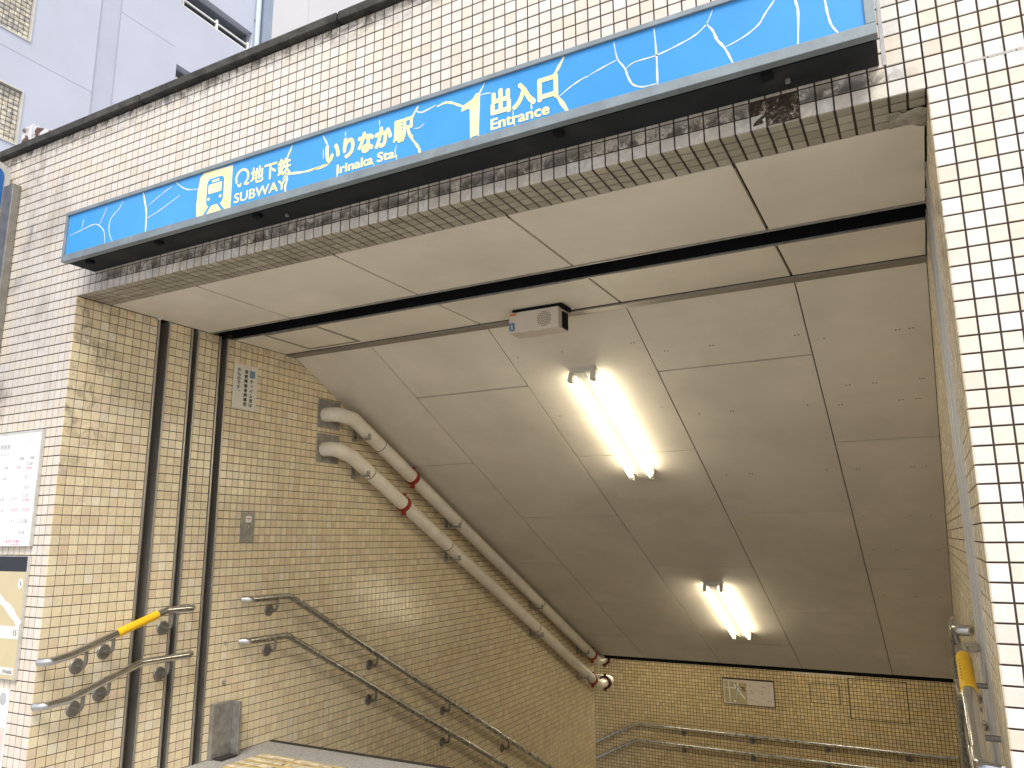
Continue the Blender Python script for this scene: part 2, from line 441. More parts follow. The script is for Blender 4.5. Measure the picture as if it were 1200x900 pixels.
# outlines of two tiled-over hatches in that wall
for (a, b_, c, d) in ((2.29, 2.66, -3.445, -3.19), (2.76, 3.45, -3.60, -3.10)):
    hb = MB()
    for q in (((a, c), (b_, c+.009)), ((a, d-.009), (b_, d)), ((a, c+.010), (a+.009, d-.010)), ((b_-.009, c+.010), (b_, d-.010))):
        hb.box((q[0][0], BY-.004, q[0][1]), (q[1][0], BY+.002, q[1][1]))
    hb.build('hatch_joint', m_joint, bw)
# return wall of the lower corridor, right side continues
rw = MB(); rw.box((4.0, 7.08, -4.9), (4.25, 9.0, -2.5)); rw.build('plain_wall', m_panel, None, 'short painted wall closing the right end of the lower landing', 'wall')

# ------------------------------------------------------------------ ceilings
ce = empty('ceiling', (2.0, .9, .02), kind='structure')
MB().box((0.0, .2005, .022), (4.0, .8615, .06)).box((0, 1.06, .022), (4.0, 1.62, .06)).build('backing_board', m_joint, ce)
XJ = [0.0, .68, 1.59, 2.495, 3.40, 4.0]
J = .006
for i in range(5):
    MB().box((XJ[i]+J, .2005+J*.4, 0.0), (XJ[i+1]-J, .866, .021), .0015).build('ceiling_panel', m_panel, ce)
MB().box((XJ[0]+.004, 1.064, 0), (.255, 1.528, .021), .0015).build('ceiling_panel', m_panel, ce)
MB().box((.70, 1.064, 0), (1.59-J, 1.528, .021), .0015).build('ceiling_panel', m_panel, ce)
for i in range(2, 5):
    MB().box((XJ[i]+J, 1.064, 0), (XJ[i+1]-J, 1.528, .021), .0015).build('ceiling_panel', m_panel, ce)
# access hatch with a metal frame
hf = empty('access_hatch', (.48, 1.28, 0)); hf.parent = ce; hf.location -= ce.location
f = MB(); f.box((.258,1.075,-.003),(.272,1.492,.012)); f.box((.682,1.075,-.003),(.696,1.492,.012)); f.box((.2725,1.480,-.003),(.6815,1.492,.012)); f.box((.2725,1.075,-.003),(.6815,1.083,.012))
f.build('hatch_frame', m_steel_d, hf)
MB().box((.275, 1.086, 0), (.679, 1.477, .018), .001).build('hatch_door', m_panel, hf)
MB().box((.257, 1.4935, 0), (.697, 1.528, .018)).build('ceiling_panel', m_panel, ce)
# shutter slot
ss = empty('shutter_slot', (2.0, .965, .02)); ss.parent = ce; ss.location -= ce.location
MB().box((0, .867, -.006), (4.0, .879, .008), .001).build('slot_edge', m_steel_d, ss)
MB().box((0, 1.053, -.004), (4.0, 1.0635, .006), .001).build('slot_edge', m_steel_d, ss)
s_ = MB(); s_.box((0, .879, .26), (4.0, 1.053, .28)); s_.box((0, .862, .0225), (4.0, .8785, .26)); s_.box((0, 1.0535, .0065), (4.0, 1.0595, .26)); s_.box((-.12, .862, .031), (-.001, 1.07, .28)); s_.box((4.001, .862, .031), (4.12, 1.07, .28)); s_.build('slot_box', m_black, ss)
MB().box((.02, .915, .20), (3.98, 1.015, .22), .004).build('shutter_bottom_bar', m_black, ss)
# aluminium strip where the ceiling starts to slope
MB().box((0.001, 1.5355, -.011), (3.999, 1.6185, .012), .002).build('edge_trim', m_steel_fr, ce)
MB().box((0.001, 1.529, -.002), (3.999, 1.535, .012)).build('trim_joint', m_joint, ce)
# sloped ceiling: staggered boards
sc_ = empty('sloped_ceiling', (2.0, 4.35, ceil_z(4.35)), kind='structure')
def slab(x0, x1, y0, y1, th, dz, mat, name, parent, bev=.0):
    nx, nz = -SL/math.hypot(1, SL), 1/math.hypot(1, SL)     # normal up = (0, .447, .894)
    def P_(x, y, h): z = SL*(y-SY)+dz; return (x, y+nx*h, z+nz*h)
    mb = MB(); mb.hexa([P_(x0,y0,0),P_(x1,y0,0),P_(x1,y1,0),P_(x0,y1,0),P_(x0,y0,th),P_(x1,y0,th),P_(x1,y1,th),P_(x0,y1,th)])
    return mb.build(name, mat, parent)
slab(0, 4.0, 1.60, 7.08, .04, .022, m_joint, 'backing_board', sc_)
runs = {0: [1.623, 2.985, 4.69, 6.43, 7.08], 1: [1.623, 2.168, 3.825, 5.56, 7.08], 2: [1.623, 2.985, 4.70, 6.44, 7.08], 3: [1.623, 2.168, 3.845, 5.58, 7.08], 4: [1.623, 2.99, 4.72, 6.45, 7.08]}
for i in range(5):
    for k in range(len(runs[i])-1):
        tl = R.uniform(-.0012, .0012)
        slab(XJ[i]+J*.6, XJ[i+1]-J*.6, runs[i][k]+J*1.1, runs[i][k+1]-J*1.1, .02, tl, m_panel, 'ceiling_board', sc_)
# screw heads and old drill holes in the boards
sd = MB(); rq = random.Random(8)
for i, ys in ((4, (2.05, 2.45, 2.62, 3.3, 3.9)), (3, (2.0, 2.6, 3.3)), (2, (1.9, 2.5)), (1, (2.6, 3.3, 4.5)), (4, (4.4, 5.2))):
    for y0 in ys:
        for xx in (XJ[i]+.10+rq.uniform(-.04,.04), XJ[i]+.34+rq.uniform(-.1,.1), XJ[i+1]-.08+rq.uniform(-.03,.02)):
            for d_ in ((0, .018) if rq.random() < .6 else (0,)):
                c = Vector((xx+d_, y0, ceil_z(y0)-.0008)); n_ = Vector((0, .447, .894)); sd.cyl(tuple(c), tuple(c+n_*.004), .0045, 8)
sd.build('screw_marks', m_joint, sc_, kind='stuff')
MB().box((0.001, 7.081, -2.765), (3.999, 7.11, -2.60)).build('edge_trim', m_black, sc_)
MB().box((-2.6, 7.111, -2.73), (4.0, 9.0, -2.66)).build('ceiling', m_panel, None, kind='structure')
# roof slab above the entrance so no sky leaks in
MB().box((-.3, .305, .285), (4.3, 1.9, .40)).build('roof', m_conc, None, kind='structure')
rs = MB(); rs.hexa([(-.29,1.9,.04),(4.29,1.9,.04),(4.29,9.2,-2.4),(-.29,9.2,-2.4),(-.29,1.9,.39),(4.29,1.9,.39),(4.29,9.2,-2.1),(-.29,9.2,-2.1)])
rs.build('roof', m_conc, None, kind='structure')
rb = MB(); rb.box((-2.6, 6.79, -4.9), (-.285, 7.08, -2.4)); rb.build('plain_wall', m_panel, None, 'near side wall of the lower corridor hidden round the corner to the left', 'wall')

# ------------------------------------------------------------------ floors and stairs
gp = empty('ground', (0, -20, STREET), kind='structure')
MB().box((-400, -400, STREET-.5), (400, 0, STREET-.002)).box((-400, 0, STREET-.5), (-.9, 400, STREET-.002)).box((6.5, 0, STREET-.5), (400, 400, STREET-.002)).box((-.9, 9.3, STREET-.5), (6.5, 400, STREET-.002)).build('ground_sheet', m_road, gp)
lf = empty('landing_floor', (2, .8, FLOOR), kind='structure')
MB().box((0.0, .02, FLOOR-.3), (4.0, 1.598, FLOOR-.006)).build('slab', m_grout, lf)
def paving(y0, y1, x0=0.002, x1=3.998, st=.6):
    x = x0
    while x < x1-.01:
        e = min(x+st, x1); MB().box((x+.0015, y0+.0015, FLOOR-.02), (e-.0015, y1-.0015, FLOOR), .002).build('paving_slab', m_floor, lf); x = e
paving(.02, .42); paving(.42, .82); paving(.82, 1.02); paving(1.34, 1.56)
MB().box((.002, 1.0215, FLOOR-.02), (.178, 1.3385, FLOOR), .002).build('paving_slab', m_floor, lf)
m_tact = simple('tactile_yellow', (.56,.42,.17), .6, var=.3, scale=25, dirt=.4, dirtcol=(.35,.30,.24))
m_tactw = simple('tactile_worn_top', (.66,.58,.42), .5, var=.3, scale=18)
x = .18
while x < 3.95:
    e = min(x+.3, 3.998)
    MB().box((x+.001, 1.0215, FLOOR-.02), (e-.001, 1.3385, FLOOR-.001), .001).build('tactile_tile', m_tact, lf)
    for k in range(4):
        yc = 1.06+k*.077
        MB().box((x+.012, yc-.019, FLOOR-.0005), (e-.012, yc+.019, FLOOR+.005), .003).build('tactile_bar', m_tactw, lf)
    x = e
MB().box((.002, 1.561, FLOOR-.03), (3.998, 1.597, FLOOR+.002), .003).build('nosing', m_joint, lf)
MB().box((.0, -.30, STREET-.1), (4.0, .018, FLOOR-.085), .004).build('entry_step', m_floor, None, kind='structure')
st = empty('stairs', (2, 3.8, -4.8), kind='structure')
for k in range(15):
    z = FLOOR-.15*(k+1); y = 1.6+.3*k
    MB().box((.001, y, z-.16), (3.999, y+.302, z-.002), 0).build('step', m_floor, st)
    MB().box((.001, y+.262, z-.001), (3.999, y+.2985, z+.002)).build('nosing', m_joint, st)
MB().box((-.28, 6.1, -5.1), (4.0, 9.0, -4.801)).build('lower_landing', m_floor, None, kind='structure')
for k in range(6):
    MB().box((-.58-.3*k, 7.08, -5.6), (-.281-.3*k, 9.0, -4.951-.15*k)).build('lower_step', m_floor, st)
CR=[(1,[[0.169,0.245],[0.257,0.255],[0.367,0.266],[0.427,0.234],[0.453,0.195],[0.464,0.127]]),(0.8,[[0.404,0.255],[0.428,0.294],[0.451,0.337]]),(0.6,[[0.261,0.261],[0.273,0.314]]),(1,[[0.572,0.343],[0.548,0.309],[0.491,0.267],[0.487,0.202],[0.532,0.127]]),(2.5,[[0.719,0.36],[0.74,0.299],[0.758,0.237],[0.764,0.123]]),(0.9,[[0.764,0.213],[0.856,0.235],[0.99,0.281]]),(0.7,[[0.76,0.275],[0.863,0.317],[0.931,0.339]]),(1.3,[[0.947,0.355],[0.995,0.318],[1.04,0.295],[1.105,0.282]]),(2.6,[[1.627,0.203],[1.647,0.221],[1.676,0.22],[1.768,0.209],[1.877,0.216]]),(2.2,[[1.674,0.348],[1.649,0.302],[1.639,0.281]]),(3,[[1.643,0.234],[1.652,0.197],[1.644,0.164],[1.658,0.115]]),(2,[[1.84,0.349],[1.861,0.312],[1.87,0.292]]),(2.6,[[1.795,0.208],[1.848,0.208],[1.884,0.218]]),(2.4,[[2.316,0.344],[2.289,0.306],[2.28,0.292]]),(1.8,[[2.307,0.324],[2.335,0.312],[2.398,0.324]]),(2.8,[[2.272,0.236],[2.31,0.184],[2.325,0.156],[2.328,0.115]]),(1,[[2.217,0.205],[2.211,0.182],[2.219,0.146],[2.224,0.116]]),(1,[[2.106,0.158],[2.117,0.12]]),(1.6,[[1.93,0.176],[1.922,0.132]]),(0.8,[[1.961,0.334],[1.96,0.308]]),(0.8,[[2.131,0.338],[2.132,0.308]]),(0.7,[[1.846,0.287],[1.849,0.24]]),(0.6,[[2.295,0.255],[2.323,0.251],[2.345,0.263]]),(2.4,[[2.401,0.315],[2.436,0.321],[2.467,0.312],[2.512,0.285],[2.556,0.261]]),(1.6,[[2.609,0.35],[2.585,0.312],[2.577,0.3]]),(0.8,[[2.585,0.307],[2.613,0.306],[2.637,0.301]]),(1.4,[[2.556,0.159],[2.54,0.116]]),(1.2,[[2.578,0.153],[2.609,0.122]]),(3,[[2.926,0.352],[2.9,0.312],[2.882,0.287]]),(4,[[2.889,0.224],[2.922,0.167],[2.945,0.12]]),(1,[[2.906,0.208],[2.945,0.229],[2.988,0.246],[3.019,0.251]]),(0.9,[[2.725,0.207],[2.727,0.167],[2.736,0.121]]),(1.2,[[2.797,0.217],[2.799,0.186]]),(1,[[3.019,0.253],[3.07,0.267],[3.119,0.278]]),(1.5,[[3.109,0.346],[3.119,0.282],[3.143,0.239],[3.154,0.201],[3.169,0.171],[3.2,0.153],[3.251,0.15]]),(1.1,[[3.147,0.235],[3.176,0.25],[3.248,0.25],[3.318,0.262],[3.379,0.279],[3.418,0.307],[3.439,0.349]]),(1.5,[[3.248,0.35],[3.252,0.251],[3.251,0.15],[3.253,0.118]]),(2,[[3.415,0.308],[3.435,0.276],[3.447,0.239],[3.47,0.199],[3.497,0.121]]),(1.3,[[3.47,0.206],[3.528,0.223],[3.572,0.248],[3.595,0.28],[3.621,0.311],[3.633,0.338]]),(1.8,[[3.68,0.329],[3.683,0.287],[3.687,0.246],[3.677,0.125]]),(1.6,[[3.763,0.297],[3.763,0.258],[3.768,0.202],[3.777,0.167],[3.799,0.129]])]
# ------------------------------------------------------------------ lettering helpers
def text_mesh(body, name, mat, parent, org, right, up, box, extrude=.001, bold=0.0, keep=False):
    """flat lettering fitted to a box (u0,v0,u1,v1) on the plane org + u*right + v*up"""
    cu = bpy.data.curves.new('lettering', 'FONT'); cu.body = body; cu.size = 1; cu.extrude = 0; cu.resolution_u = 3
    to = bpy.data.objects.new('lettering', cu); COL.objects.link(to)
    dg = bpy.context.evaluated_depsgraph_get(); dg.update()
    me = bpy.data.meshes.new_from_object(to.evaluated_get(dg)); bpy.data.objects.remove(to); bpy.data.curves.remove(cu)
    n = len(me.vertices)
    if n == 0: return None
    if bold:          # heavier strokes: shifted copies of the glyphs, each a hair above the last
        fs0 = [tuple(p_.vertices) for p_ in me.polygons]; v0 = [v_.co.copy() for v_ in me.vertices]; vs = []; fs = []
        for k in range(9):
            dx, dy = (0, 0) if k == 8 else (bold*math.cos(k*math.pi/4), bold*math.sin(k*math.pi/4))
            fs += [tuple(i+len(vs) for i in f) for f in fs0]; vs += [(v_.x+dx, v_.y+dy, k*.00004) for v_ in v0]
        me = bpy.data.meshes.new(name); me.from_pydata(vs, [], fs); me.update(); n = len(vs)
    co_ = np.empty(n*3, np.float32); me.vertices.foreach_get('co', co_); co_ = co_.reshape(-1, 3)
    lo, hi = co_.min(0), co_.max(0); sx = (box[2]-box[0])/max(1e-6, hi[0]-lo[0]); sy = (box[3]-box[1])/max(1e-6, hi[1]-lo[1])
    if keep: sx = sy = min(sx, sy)
    right = np.array(right, float); up = np.array(up, float); nn = np.cross(right, up)
    u = box[0]+(co_[:,0]-lo[0])*sx; v = box[1]+(co_[:,1]-lo[1])*sy
    off = Vector((0,0,0)); q = parent
    while q is not None: off += q.location; q = q.parent
    W_ = np.array(org)[None]+u[:,None]*right+v[:,None]*up+co_[:,2:3]*nn-np.array(off)[None]
    me.vertices.foreach_set('co', W_.astype(np.float32).ravel()); me.update()
    me.materials.clear(); me.materials.append(mat); me.name = name
    o = bpy.data.objects.new(name, me); COL.objects.link(o); o.parent = parent
    if not bold: md = o.modifiers.new('thickness', 'SOLIDIFY'); md.thickness = extrude; md.offset = 1
    else: o.location = tuple(nn*extrude)
    return o
def stroke(mb, pts, wd, org, right, up, th=.0012, taper=True):
    """a tapering flat band along a polyline on a plane"""
    P2 = [np.array(p_, float) for p_ in pts]
    sm = []
    for i in range(len(P2)-1):
        p0 = P2[max(i-1, 0)]; p1 = P2[i]; p2 = P2[i+1]; p3 = P2[min(i+2, len(P2)-1)]
        for k in range(4):
            t = k/4; sm.append(.5*((2*p1)+(-p0+p2)*t+(2*p0-5*p1+4*p2-p3)*t*t+(-p0+3*p1-3*p2+p3)*t**3))
    sm.append(P2[-1]); n = len(sm); A = []; B = []
    for i, p_ in enumerate(sm):
        t = sm[min(i+1, n-1)]-sm[max(i-1, 0)]; t = t/(np.linalg.norm(t)+1e-9); nv = np.array((-t[1], t[0]))
        s_ = i/(n-1); w_ = wd*(max(.22, math.sin(math.pi*min(1, max(0, s_*.86+.07)))**.6) if taper else 1)*(1+.22*math.sin(i*1.9+wd*4e3))
        A.append(p_+nv*w_/2); B.append(p_-nv*w_/2)
    o = np.array(org, float); r_ = np.array(right, float); u_ = np.array(up, float); nn = np.cross(r_, u_)
    vs = [tuple(o+q[0]*r_+q[1]*u_+nn*th) for q in A+B]+[tuple(o+q[0]*r_+q[1]*u_) for q in A+B]
    fs = []
    for i in range(n-1):
        fs.append((i, n+i, n+i+1, i+1)); fs.append((2*n+i, i, i+1, 2*n+i+1)); fs.append((n+i, 3*n+i, 3*n+i+1, n+i+1))
    mb.add(vs, fs)
def poly(mb, pts, org, right, up, th=.0012):
    o = np.array(org, float); r_ = np.array(right, float); u_ = np.array(up, float); nn = np.cross(r_, u_); n = len(pts)
    vs = [tuple(o+p_[0]*r_+p_[1]*u_+nn*th) for p_ in pts]+[tuple(o+p_[0]*r_+p_[1]*u_) for p_ in pts]
    mb.add(vs, [tuple(range(n))]+[(n+i, n+(i+1)%n, (i+1)%n, i) for i in range(n)])
X_, Y_, Z_ = (1,0,0), (0,1,0), (0,0,1)

# ------------------------------------------------------------------ blue station sign over the opening
SX0, SX1, SZ0, SZ1, SY_ = .135, 3.885, .105, .371, -.18
m_blue, t, b = newmat('sign_blue'); Pp, xyz = posn(t)
n1 = noise(t, 1.6, 4, .6, Pp); c = ramp(t, n1, [(.3, (.03,.235,.58)), (.7, (.045,.285,.67))])
c = mixc(t, mrange(t, noise(t, 40, 5, .7, Pp), .6, .8, 0, .12), c, (.3,.45,.6)); t.links.new(c, b.inputs['Base Color']); b.inputs['Roughness'].default_value = .35
t.links.new(c, b.inputs['Emission Color']); b.inputs['Emission Strength'].default_value = .15      # light box, lit from inside
m_letter, t, b = newmat('sign_lettering'); Pp, xyz = posn(t)
n1 = noise(t, 16, 6, .65, Pp); c = ramp(t, n1, [(.35, (.74,.66,.30)), (.6, (.76,.71,.45))])
c = mixc(t, mrange(t, noise(t, 60, 5, .7, Pp), .58, .74, 0, .45), c, (.62,.66,.66)); t.links.new(c, b.inputs['Base Color']); b.inputs['Roughness'].default_value = .6
t.links.new(c, b.inputs['Emission Color']); b.inputs['Emission Strength'].default_value = .12
sg = empty('station_sign', (2.0, 0, SZ0), 'long blue sign with cracked film reading SUBWAY, Irinaka Sta, 1 Entrance, over the opening', 'sign')
cab = MB(); cab.box((SX0, SY_+.022, SZ0+.004), (SX1, -.0005, SZ1-.002), .003); cab.build('cabinet', m_signunder, sg)
fr = MB(); fy0, fy1 = SY_-.002, SY_+.03
fr.box((SX0-.004, fy0, SZ1-.017), (SX1+.004, fy1, SZ1+.002), .002); fr.box((SX0-.004, fy0, SZ0), (SX1+.004, fy1, SZ0+.036), .002)
fr.box((SX0-.004, fy0+.0005, SZ0+.0365), (SX0+.014, fy1, SZ1-.0175), .002); fr.box((SX1-.024, fy0+.0005, SZ0+.0365), (SX1+.004, fy1, SZ1-.0175), .002)
fr.build('frame', m_signgrey, sg)
MB().box((SX0+.014, SY_+.008, SZ0+.0365), (SX1-.024, SY_+.02, SZ1-.0175)).build('blue_panel', m_blue, sg)
MB().box((SX0+.01, SY_+.035, SZ0+.0015), (SX1-.01, SY_+.039, SZ0+.0035)).build('panel_seam', m_black, sg)
for xb in (.26, .78, 1.42, 2.86, 3.56):
    q = MB(); q.box((xb, SY_+.045, SZ0-.012), (xb+.035, SY_+.075, SZ0+.0035), .003); q.build('latch', m_black, sg)
for xb in (1.55, 3.63): MB().cyl((xb, -.06, SZ0-.006), (xb, -.06, SZ0+.004), .008, 12).build('drain_cap', m_steel_d, sg)
O = (0, SY_+.008, 0)
def TX(body, box, name='lettering', off=.0, e=.0015): return text_mesh(body, name, m_letter, sg, O, X_, Z_, box, e, off)
# pictogram of a train on a pale plate with one peeled, bulging side
pl = MB(); poly(pl, [(1.113,.128),(1.325,.121),(1.322,.346),(1.14,.352),(1.118,.335),(1.106,.27),(1.104,.20)], O, X_, Z_, .0012); pl.build('pictogram_plate', m_letter, sg)
O2 = (0, SY_+.0066, 0)
tr = MB()
def rrect(x0, z0, x1, z1, r_, n=4):
    pts = []
    for cx, cz, a0 in ((x1-r_, z0+r_, -90), (x1-r_, z1-r_, 0), (x0+r_, z1-r_, 90), (x0+r_, z0+r_, 180)):
        for k in range(n+1): a = math.radians(a0+90*k/n); pts.append((cx+r_*math.cos(a), cz+r_*math.sin(a)))
    return pts
poly(tr, rrect(1.168, .182, 1.274, .312, .022), O2, X_, Z_, .001); tr.build('pictogram_train', m_blue, sg)
O3 = (0, SY_+.0054, 0); wn_ = MB()
poly(wn_, rrect(1.179, .238, 1.263, .284, .006), O3, X_, Z_, .0008); poly(wn_, rrect(1.198, .291, 1.244, .302, .003), O3, X_, Z_, .0008)
for cx in (1.184, 1.258): poly(wn_, rrect(cx-.008, .206, cx+.008, .222, .0079), O3, X_, Z_, .0008)
wn_.build('pictogram_windows', m_letter, sg)
lg = MB(); poly(lg, [(1.187,.182),(1.202,.182),(1.172,.146),(1.155,.146)], O2, X_, Z_); poly(lg, [(1.240,.182),(1.255,.182),(1.287,.146),(1.270,.146)], O2, X_, Z_); lg.build('pictogram_rails', m_blue, sg)
# round operator's mark: open ring with two inward ticks
rg_ = MB(); cx, cz, rad = 1.386, .272, .036
stroke(rg_, [(cx+rad*math.cos(math.radians(a)), cz+rad*1.02*math.sin(math.radians(a))) for a in range(-32, 228, 13)], .011, O, X_, Z_, .0012, False)
stroke(rg_, [(cx-.026, cz-.026), (cx-.014, cz-.040), (cx-.004, cz-.026)], .009, O, X_, Z_, .0012, False)
stroke(rg_, [(cx+.031, cz-.018), (cx+.018, cz-.034), (cx+.044, cz-.036)], .010, O, X_, Z_, .0012, False); rg_.build('operator_mark', m_letter, sg)
TX('地下鉄', (1.438, .222, 1.672, .303), off=.03); TX('SUBWAY', (1.345, .157, 1.650, .204), off=.022)
TX('いりなか', (1.858, .212, 2.196, .306), off=.06); TX('駅', (2.200, .212, 2.296, .310), off=.035); TX('Irinaka Sta.', (1.922, .155, 2.222, .197), off=.035)
TX('出入口', (2.634, .204, 2.902, .308), off=.052); TX('Entrance', (2.634, .152, 2.868, .197), off=.03)
on = MB(); poly(on, [(2.548,.150),(2.584,.150),(2.590,.318),(2.572,.318),(2.558,.300),(2.512,.284),(2.510,.262),(2.546,.268)], O, X_, Z_, .0015); on.build('lettering', m_letter, sg)
CRW = .0042; m_crack = simple('bare_film', (.66,.72,.74), .6, var=.1, scale=20)
for i, (w_, pts) in enumerate(CR):
    q = MB(); stroke(q, pts, CRW*(.45+w_*.75), O, X_, Z_, .001); q.build('film_crack', m_letter if w_ > 2.1 else m_crack, sg)

# ------------------------------------------------------------------ fluorescent lamps on the sloped ceiling
m_tube, t, b = newmat('lit_tube'); b.inputs['Base Color'].default_value = (.9,.9,.85,1); b.inputs['Emission Color'].default_value = (1,.88,.64,1); b.inputs['Emission Strength'].default_value = 13.5
m_house = simple('lamp_housing', (.62,.60,.54), .4, var=.05, dirt=.1)
NS = Vector((0, -SL, 1)).normalized(); DS = Vector((0, 1, SL)).normalized()
def lamp(xc, y0, label, length=1.31):
    base = Vector((xc, y0, ceil_z(y0)))
    def W(u, v, h): return tuple(base+Vector((u, 0, 0))+DS*v-NS*h)
    def hb(mb, u0, u1, v0, v1, h0, h1):
        mb.hexa([W(u0,v0,h1),W(u1,v0,h1),W(u1,v1,h1),W(u0,v1,h1),W(u0,v0,h0),W(u1,v0,h0),W(u1,v1,h0),W(u0,v1,h0)]); return mb
    mid = base+DS*length/2
    L = empty('fluorescent_lamp', tuple(mid), label, 'lamp', 'twin tube lamps on the sloped ceiling')
    hb(MB(), -.035, .035, 0, length, -.0, .052).build('housing', m_house, L)
    w_ = MB()   # sloping reflector wings
    w_.hexa([W(-.095,0,.006),W(-.035,0,.048),W(-.035,length,.048),W(-.095,length,.006),W(-.095,0,-.002),W(-.036,0,-.002),W(-.036,length,-.002),W(-.095,length,-.002)])
    w_.hexa([W(.035,0,.048),W(.095,0,.006),W(.095,length,.006),W(.035,length,.048),W(.036,0,-.002),W(.095,0,-.002),W(.095,length,-.002),W(.036,length,-.002)])
    w_.build('reflector', m_house, L)
    for u in (-.076, .076):
        for v in (.02, length-.045): hb(MB(), u-.015, u+.015, v, v+.028, .02, .088).build('socket', m_house, L)
        tb = MB().cyl(W(u, .048, .068), W(u, length-.045, .068), .0145, 16).build('tube', m_tube, L)
        for v0, v1 in ((.048, .066), (length-.063, length-.045)): MB().cyl(W(u, v0, .068), W(u, v1, .068), .0152, 16).build('tube_cap', m_steel_d, L)
    return L
lamp(2.035, 2.045, 'lit twin-tube fluorescent lamp high on the sloped ceiling, the one nearer the speaker box')
lamp(2.065, 4.99, 'lit twin-tube fluorescent lamp low on the sloped ceiling, farther down the stairs')

# one lamp inferred from the lit far wall, a second added for brightness; unseen
def corridor_lamp(xc, yc):
    L = empty('fluorescent_lamp', (xc, yc, -2.76), 'unseen lit fluorescent lamp on the flat ceiling of the lower corridor, '+('right' if xc > 1 else 'left')+' one', 'lamp', 'corridor lamps')
    MB().box((xc-.62, yc-.09, -2.77), (xc+.62, yc+.09, -2.7305), .004).build('housing', m_house, L)
    for s in (-1, 1): MB().cyl((xc-.59, yc+.05*s, -2.795), (xc+.59, yc+.05*s, -2.795), .016, 14).build('tube', m_tube, L)
corridor_lamp(2.6, 7.75); corridor_lamp(.4, 7.75)
# ------------------------------------------------------------------ chime speaker box
sp = empty('speaker_box', (2.03, 1.42, 0), 'small cream loudspeaker box with dotted grille and blue pedestrian sticker, hanging at the ceiling edge', 'speaker')
m_box = simple('cream_plastic', (.60,.54,.47), .45, var=.04)
MB().box((1.885, 1.352, -.142), (2.195, 1.485, -.022), .004).build('housing', m_box, sp)
MB().box((1.90, 1.365, -.0225), (2.21, 1.50, -.0005), .002).build('gap_shadow', m_black, sp)  # black slab draws the shadow in the gap above the housing
MB().box((2.1955, 1.40, -.135), (2.203, 1.47, -.04), .002).build('side_cover', m_black, sp)
gh = MB()
for a in range(-4, 5):
    for c_ in range(-4, 5):
        u = a*.0115+(c_%2)*.0057; v = c_*.0098
        if math.hypot(u, v) < .042: gh.cyl((2.108+u, 1.3517, -.082+v), (2.108+u, 1.3507, -.082+v), .0031, 8)
gh.build('grille_holes', m_ink, sp)
m_or = simple('orange_print', (.60,.20,.08), .5, var=.03); m_sb = simple('blue_print', (.03,.16,.34), .5, var=.05)
MB().box((1.892, 1.3503, -.041), (1.935, 1.3515, -.028)).build('orange_sticker', m_or, sp)
bs_ = MB().box((1.890, 1.3503, -.128), (1.922, 1.3515, -.083)).build('blue_sticker', m_sb, sp)
wk = MB(); OW = (1.906, 1.3502, -.106); 
poly(wk, rrect(-.003, .012, .003, .018, .0029), OW, X_, Z_, .0006); stroke(wk, [(0,.011),(.0,-.002)], .006, OW, X_, Z_, .0006, False)
stroke(wk, [(0,-.001),(.007,-.017)], .003, OW, X_, Z_, .0006, False); stroke(wk, [(0,-.001),(-.006,-.017)], .003, OW, X_, Z_, .0006, False); stroke(wk, [(-.007,-.001),(0,.009),(.007,.001)], .0025, OW, X_, Z_, .0006, False)
wk.build('walking_figure', m_white, sp)

# ------------------------------------------------------------------ notice and intercom on the left wall
no = empty('notice_plate', (0, 1.18, -.295), 'white notice with vertical black Japanese text beside the shutter channel', 'sign')
MB().box((.0008, 1.08, -.442), (.0045, 1.282, -.148), .001).build('plate', simple('notice_white', (.76,.73,.66), .5, var=.03), no)
ON = (.0046, 0, 0)
def vtext(s, y0, y1, z1, z0, parent, org, mat=None):
    n = len(s); h = (z1-z0)/n
    for i, ch in enumerate(s):
        if ch == '。': bx = (y1-.01, z1-h*i-.012, y1-.003, z1-h*i-.005)
        elif ch == 'ー': bx = ((y0+y1)/2-.002, z1-h*(i+1)+.003, (y0+y1)/2+.002, z1-h*i-.003)
        elif ch in 'ャ': bx = (y0+.009, z1-h*(i+1)+.006, y1-.002, z1-h*i-.006)
        else: bx = (y0+.001, z1-h*(i+1)+.0025, y1-.001, z1-h*i-.0025)
        text_mesh(ch, 'lettering', mat or m_ink, parent, org, Y_, Z_, bx, .0006, .032)
MB().box((.0046, 1.214, -.226), (.0056, 1.258, -.178)).build('blue_symbol', simple('pale_blue', (.16,.28,.38), .5), no)
vtext('チャイム音は', 1.218, 1.248, -.236, -.424, no, ON)
vtext('視覚障害者誘導用', 1.168, 1.200, -.176, -.424, no, ON)
vtext('のものです。', 1.108, 1.138, -.172, -.345, no, ON)
ic = empty('intercom_panel', (0, 1.27, -1.2), 'narrow stainless switch plate with small label, on the left tiled wall', 'panel')
MB().box((.0008, 1.215, -1.30), (.008, 1.33, -1.108), .002).build('face_plate', m_steel_d, ic)
MB().box((.008, 1.25, -1.170), (.0092, 1.30, -1.128)).build('label_plate', m_white, ic)
MB().box((.0092, 1.262, -1.150), (.0097, 1.290, -1.143)).build('label_print', m_or, ic)
MB().cyl((.0075, 1.275, -1.197), (.0125, 1.275, -1.197), .009, 16).build('key_switch', m_steel, ic)
for zz in (-1.116, -1.292): MB().cyl((.0075, 1.272, zz), (.0095, 1.272, zz), .004, 10).build('screw', m_steel, ic)
# small wall plugs left from old fittings
for (y, z, s_) in ((1.155, -1.90, 1), (1.165, -2.13, 1.5)):
    MB().cyl((.0005, y, z), (.004, y, z), .011*s_, 10).build('plug_mark', m_conc, None, 'tiny grey filled screw hole '+('upper' if s_ == 1 else 'lower')+' of two near the inner rail start', 'wall plug')

